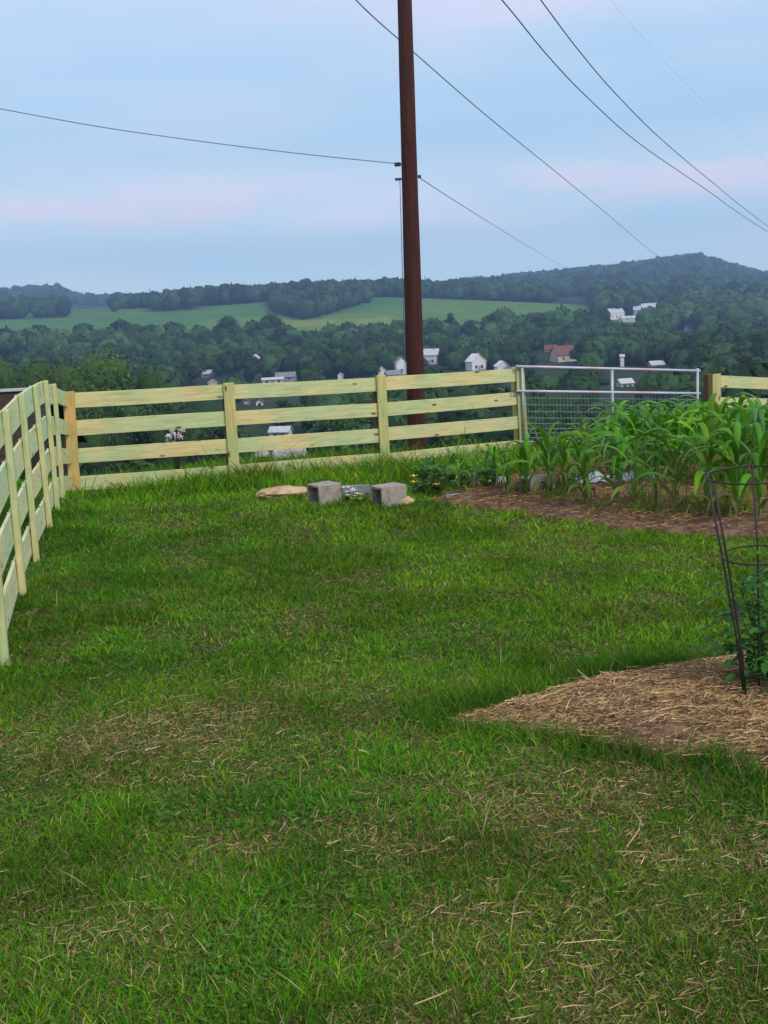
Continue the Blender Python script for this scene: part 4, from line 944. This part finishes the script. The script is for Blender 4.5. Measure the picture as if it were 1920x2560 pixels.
# filler trees on the valley floor
r = random.Random(3); nfill = 0; placed = []
tries = 0
while nfill < 185 and tries < 9000:
    tries += 1
    Y = r.choice([r.uniform(120, 260), r.uniform(230, 430), r.uniform(380, 620)]); px = r.uniform(-60, 1980); x = (px - 960) / FPX * Y
    h = r.uniform(8, 13) if Y > 250 else r.uniform(6, 9.5); w = h * r.uniform(.8, 1.15)
    if any((x - a) ** 2 + (Y - b) ** 2 < (c * .36 + w * .36) ** 2 for a, b, c in placed): continue
    hw = w / 2 * FPX / Y; top = EYE - (g(x, Y) + h); ty = yh(px) + top * FPX / Y
    bot = yh(px) + (EYE - g(x, Y)) * FPX / Y
    if any(px + hw > a and px - hw < b and ty < d_ and Y < yy + 6 for a, b, c_, d_, yy in HB): continue
    if Y > 380 and ty < 838: continue
    placed.append((x, Y, w)); nfill += 1
    z = 'near' if Y < 250 else 'far'
    tree(x, Y, h, w, 'small dark valley tree seen through the fence, %s' % region(px) if Y < 250 else 'mid sized tree among the houses %s' % region(px), ('low valley trees %s' if Y < 250 else 'valley trees among the houses %s') % region(px), r.choice(['round', 'round', 'round', 'tall']))
print('fill', nfill)

# shrubs behind the far fence
def shrubmesh(seed, base):
    r = np.random.default_rng(seed); V, T, Q, Cc = crown_np(r, 1.0, 1.5, 0, 9, 900, .11, np.array(base)); me = mesh_np('foliage', V, T, Q, Cc); me.materials.append(M['leaf']); return me
SM = [shrubmesh(300 + i, (.04, .10, .022)) for i in range(3)]
for i, (px, Y, h, w, l) in enumerate([(330, 30, 2.0, 3.2, 'bushy shrub just beyond the first far fence panel'), (720, 34, 2.2, 3.6, 'bushy shrub beyond the middle far fence panel'), (880, 40, 2.6, 3.0, 'dark shrub beyond the fence left of the pole'), (1180, 36, 2.6, 4.0, 'shrub beyond the fence right of the pole'), (1430, 38, 3.0, 5.0, 'wide shrub seen through the left half of the gate mesh'), (1650, 40, 3.4, 5.5, 'wide shrub seen through the right half of the gate mesh'), (1850, 42, 3.4, 5, 'shrub beyond the fence at the right edge'), (560, 45, 3.0, 4.2, 'shrub low behind the far fence post')]):
    x = (px - 960) / FPX * Y; o = empty('shrub', (x, Y, g(x, Y) - .1), l, 'shrub', None, i); o.scale = (w / 2.3, w / 2.3, h / 1.5); c = bpy.data.objects.new('foliage', SM[i % 3]); C.objects.link(c); c.parent = o

# distant woods: masses
def smallcrown(seed):
    r = np.random.default_rng(seed); V, F = ICO2; v = V * (1 + .16 * r.standard_normal((len(V), 1))); v[:, 2] *= .8; v[:, 2] += .5
    n = 90; d = r.standard_normal((n, 3)); d /= np.linalg.norm(d, axis=1, keepdims=True); d[:, 2] = np.abs(d[:, 2]) * 1.0 - .1; P = d * r.uniform(.9, 1.12, n)[:, None] * np.array([1, 1, .8]) + np.array([0, 0, .5])
    u = np.cross(d, r.standard_normal((n, 3))); u /= np.linalg.norm(u, axis=1, keepdims=True); w = np.cross(d + .5 * r.standard_normal((n, 3)), u); s = .17
    VV = np.stack([P - u * s, P - w * s, P + u * s, P + w * s], 1).reshape(-1, 3)
    return np.concatenate([v, VV]), F, np.arange(n * 4).reshape(-1, 4) + len(v), r.uniform(.7, 1.35, (len(v) + len(VV), 1))
SC = [smallcrown(400 + i) for i in range(5)]
def woods(name, label, pts, base, rr=(4.5, 8.0)):
    Vs, Ts, Qs, Cs = [], [], [], []; off = 0; r = np.random.default_rng(len(pts))
    for x, y in pts:
        V, T, Q, c = SC[int(r.integers(5))]; s = r.uniform(*rr); hs = s * r.uniform(.9, 1.7); a = r.random() * 6.28; ca, sa = math.cos(a), math.sin(a)
        v = np.stack([(V[:, 0] * ca - V[:, 1] * sa) * s + x, (V[:, 0] * sa + V[:, 1] * ca) * s + y, V[:, 2] * hs + s * .55], -1); v[:, 2] += g(x, y)
        Vs.append(v); Ts.append(T + off); Qs.append(Q + off); Cs.append(c * np.array(base) * r.uniform(.5, 1.7)); off += len(V)
    o = link(name, mesh_np(name, np.concatenate(Vs), np.concatenate(Ts), np.concatenate(Qs), np.concatenate(Cs)), M['wood_leaf']); tag(o, label, 'woods', kind='stuff')
def scatter(n, d0, d1, p0, p1, ok=None, seed=1, spacing=7):
    r = np.random.default_rng(seed); out = []; grid = {}
    for _ in range(n * 4):
        y = math.sqrt(r.random() * (d1 ** 2 - d0 ** 2) + d0 ** 2); px = r.uniform(p0, p1); x = (px - 960) / FPX * y
        if ok and not ok(px, y): continue
        kk = (int(x // spacing), int(y // spacing))
        if kk in grid: continue
        grid[kk] = 1; out.append((x, y))
        if len(out) >= n: break
    return out
def clear(px, y):
    z = g((px - 960) / FPX * y, y); py = yh(px) + (EYE - z - 10) * FPX / y; hw = 6 * FPX / y
    return not any(px + hw > a and px - hw < b and py < d_ and y < yy + 4 for a, b, c_, d_, yy in HB)
MBASE = (.026, .056, .018)
woods('undergrowth', 'low dark bushes and hedges filling the valley floor', scatter(6500, 130, 680, -250, 2150, clear, 8, 4), (.024, .056, .014), (2.0, 4.2))
woods('distant_woods', 'dark wooded ridge along the skyline from centre to the pole', scatter(1500, 1060, 1340, 480, 1400, clear, 1, 8), MBASE, (4.5, 7.5))
woods('distant_woods', 'tree clump running down into the field left of the pole', scatter(420, 900, 1075, 715, 950, lambda p, y: y > 900 + abs(p - 800) * .75, 2, 8), MBASE, (4.5, 7.5))
woods('distant_woods', 'large wooded hill rising on the right', scatter(5200, 1000, 2350, 1150, 2150, lambda p, y: (y > 1330 or p > 1480 - 0) and clear(p, y) and not (p < 1500 and y < 1300), 3, 9), MBASE, (5.5, 9))
woods('distant_woods', 'hazy wooded hills on the far left skyline', scatter(2200, 1900, 2400, -200, 1100, None, 4, 10), MBASE, (5.5, 9))
woods('distant_woods', 'broken hedgerows and woods between fields on the left', scatter(800, 1000, 1320, -150, 520, lambda p, y: clear(p, y) and ((1020 < y < 1065 and (p < 105 or 135 < p < 330 or p > 420)) or (1120 < y < 1180 and p > 60) or y > 1240), 5, 8), MBASE, (4, 6.5))
woods('distant_woods', 'woods covering the slope below the right hand hill', scatter(1500, 640, 1010, 1240, 2150, lambda p, y: clear(p, y) and (p > 1510 or y < 680), 6, 8), (.034, .074, .021), (4.5, 7))
woods('distant_woods', 'wood edge along the bottom of the pale green fields', scatter(700, 560, 735, -150, 1300, lambda p, y: clear(p, y) and not (760 < p < 850) and (y < 655 + 20 * math.sin(p * .02)), 7, 8), (.034, .074, .021), (4, 6))

# ------------------------------------------------------------------ haze
mb = MB(); mb.box((0, 1650, 55), (5900, 3400, 290)); hz = mb.build('haze', None, None, origin=(0, 0, 0))
m = bpy.data.materials.new('haze_air'); m.use_nodes = True; nt = m.node_tree; nt.nodes.clear(); out = N(nt, 'ShaderNodeOutputMaterial'); pv = N(nt, 'ShaderNodeVolumePrincipled')
pv.inputs['Color'].default_value = (.38, .62, 1.0, 1); pv.inputs['Density'].default_value = .00029; pv.inputs['Anisotropy'].default_value = .0
nt.links.new(pv.outputs[0], out.inputs['Volume']); hz.data.materials.append(m); tag(hz, 'thin bluish haze filling the valley air', 'haze', kind='stuff')

# ------------------------------------------------------------------ light
SUNEL, SUNAZ = R(42), R(140)      # behind and to the right of the camera
w = bpy.data.worlds.new('World'); S.world = w; w.use_nodes = True; nt = w.node_tree; bg = nt.nodes['Background']
sky = N(nt, 'ShaderNodeTexSky'); sky.sky_type = 'NISHITA'; sky.sun_disc = False; sky.sun_elevation = SUNEL; sky.sun_rotation = SUNAZ; sky.air_density = 1.2; sky.dust_density = 1.5; sky.ozone_density = 2
tc = N(nt, 'ShaderNodeTexCoord'); mp = N(nt, 'ShaderNodeMapping'); mp.inputs['Scale'].default_value = (1, 1, 5.5); nt.links.new(tc.outputs['Generated'], mp.inputs['Vector'])
n1 = N(nt, 'ShaderNodeTexNoise'); n1.inputs['Scale'].default_value = 3.2; n1.inputs['Detail'].default_value = 7; n1.inputs['Roughness'].default_value = .5; nt.links.new(mp.outputs[0], n1.inputs['Vector'])
sx = N(nt, 'ShaderNodeSeparateXYZ'); nt.links.new(tc.outputs['Generated'], sx.inputs[0])
# elevation structure of the cloud deck
band = ramp(nt, [(0.0, (.52, .52, .52)), (.045, (.48, .48, .48)), (.085, (.54, .54, .54)), (.115, (.50, .50, .50)), (.15, (.36, .36, .36)), (.20, (.40, .40, .40)), (.26, (.74, .74, .74)), (.5, (.8, .8, .8))]); nt.links.new(sx.outputs['Z'], band.inputs[0])
ad = N(nt, 'ShaderNodeMath', operation='ADD'); nt.links.new(band.outputs[0], ad.inputs[0]); nt.links.new(n1.outputs['Fac'], ad.inputs[1])
sb = N(nt, 'ShaderNodeMath', operation='SUBTRACT'); nt.links.new(ad.outputs[0], sb.inputs[0]); sb.inputs[1].default_value = .5
cr = ramp(nt, [(.30, (3.3, 5.1, 7.1)), (.55, (4.1, 5.4, 7.1)), (.80, (5.5, 5.7, 7.3))]); nt.links.new(sb.outputs[0], cr.inputs[0])
mx = N(nt, 'ShaderNodeMix', data_type='RGBA'); mx.inputs[0].default_value = .86; nt.links.new(sky.outputs[0], mx.inputs[6]); nt.links.new(cr.outputs[0], mx.inputs[7])
hr = ramp(nt, [(0.0, (1.65, 1.62, 1.34)), (.05, (1.42, 1.40, 1.22)), (.14, (1.12, 1.10, 1.05)), (.28, (1.20, 1.12, 1.09))]); nt.links.new(sx.outputs['Z'], hr.inputs[0])
mh = N(nt, 'ShaderNodeMix', data_type='RGBA', blend_type='MULTIPLY'); mh.inputs[0].default_value = 1; nt.links.new(mx.outputs[2], mh.inputs[6]); nt.links.new(hr.outputs[0], mh.inputs[7])
# pinkish puffs of cloud in a low band
mp2 = N(nt, 'ShaderNodeMapping'); mp2.inputs['Scale'].default_value = (1, 1, 3.0); mp2.inputs['Location'].default_value = (.35, .2, .6); nt.links.new(tc.outputs['Generated'], mp2.inputs['Vector'])
n3 = N(nt, 'ShaderNodeTexNoise'); n3.inputs['Scale'].default_value = 6.5; n3.inputs['Detail'].default_value = 8; n3.inputs['Roughness'].default_value = .6; nt.links.new(mp2.outputs[0], n3.inputs['Vector'])
pr = ramp(nt, [(.43, (0, 0, 0)), (.56, (.9, .9, .9))]); nt.links.new(n3.outputs['Fac'], pr.inputs[0])
pb_ = ramp(nt, [(.068, (0, 0, 0)), (.088, (1, 1, 1)), (.100, (1, 1, 1)), (.122, (0, 0, 0))]); nt.links.new(sx.outputs['Z'], pb_.inputs[0])
pm = N(nt, 'ShaderNodeMath', operation='MULTIPLY'); nt.links.new(pr.outputs[0], pm.inputs[0]); nt.links.new(pb_.outputs[0], pm.inputs[1])
mk = N(nt, 'ShaderNodeMix', data_type='RGBA'); nt.links.new(pm.outputs[0], mk.inputs[0]); nt.links.new(mh.outputs[2], mk.inputs[6]); mk.inputs[7].default_value = (7.0, 6.7, 7.6, 1)
nt.links.new(mk.outputs[2], bg.inputs['Color']); bg.inputs['Strength'].default_value = .10
sl = bpy.data.lights.new('sun', 'SUN'); sl.energy = 1.7; sl.angle = R(12); sl.color = (1, .95, .86); so = bpy.data.objects.new('sun', sl); C.objects.link(so)
sd = Vector((math.sin(SUNAZ) * math.cos(SUNEL), math.cos(SUNAZ) * math.cos(SUNEL), math.sin(SUNEL))); so.rotation_euler = sd.to_track_quat('Z', 'Y').to_euler(); so.location = sd * 50
S.view_settings.view_transform = 'Standard'; S.view_settings.look = 'None'; S.view_settings.gamma = 1; S.view_settings.exposure = 0.42
S.render.engine = 'CYCLES'
S.cycles.volume_bounces = 0; S.cycles.max_bounces = 6
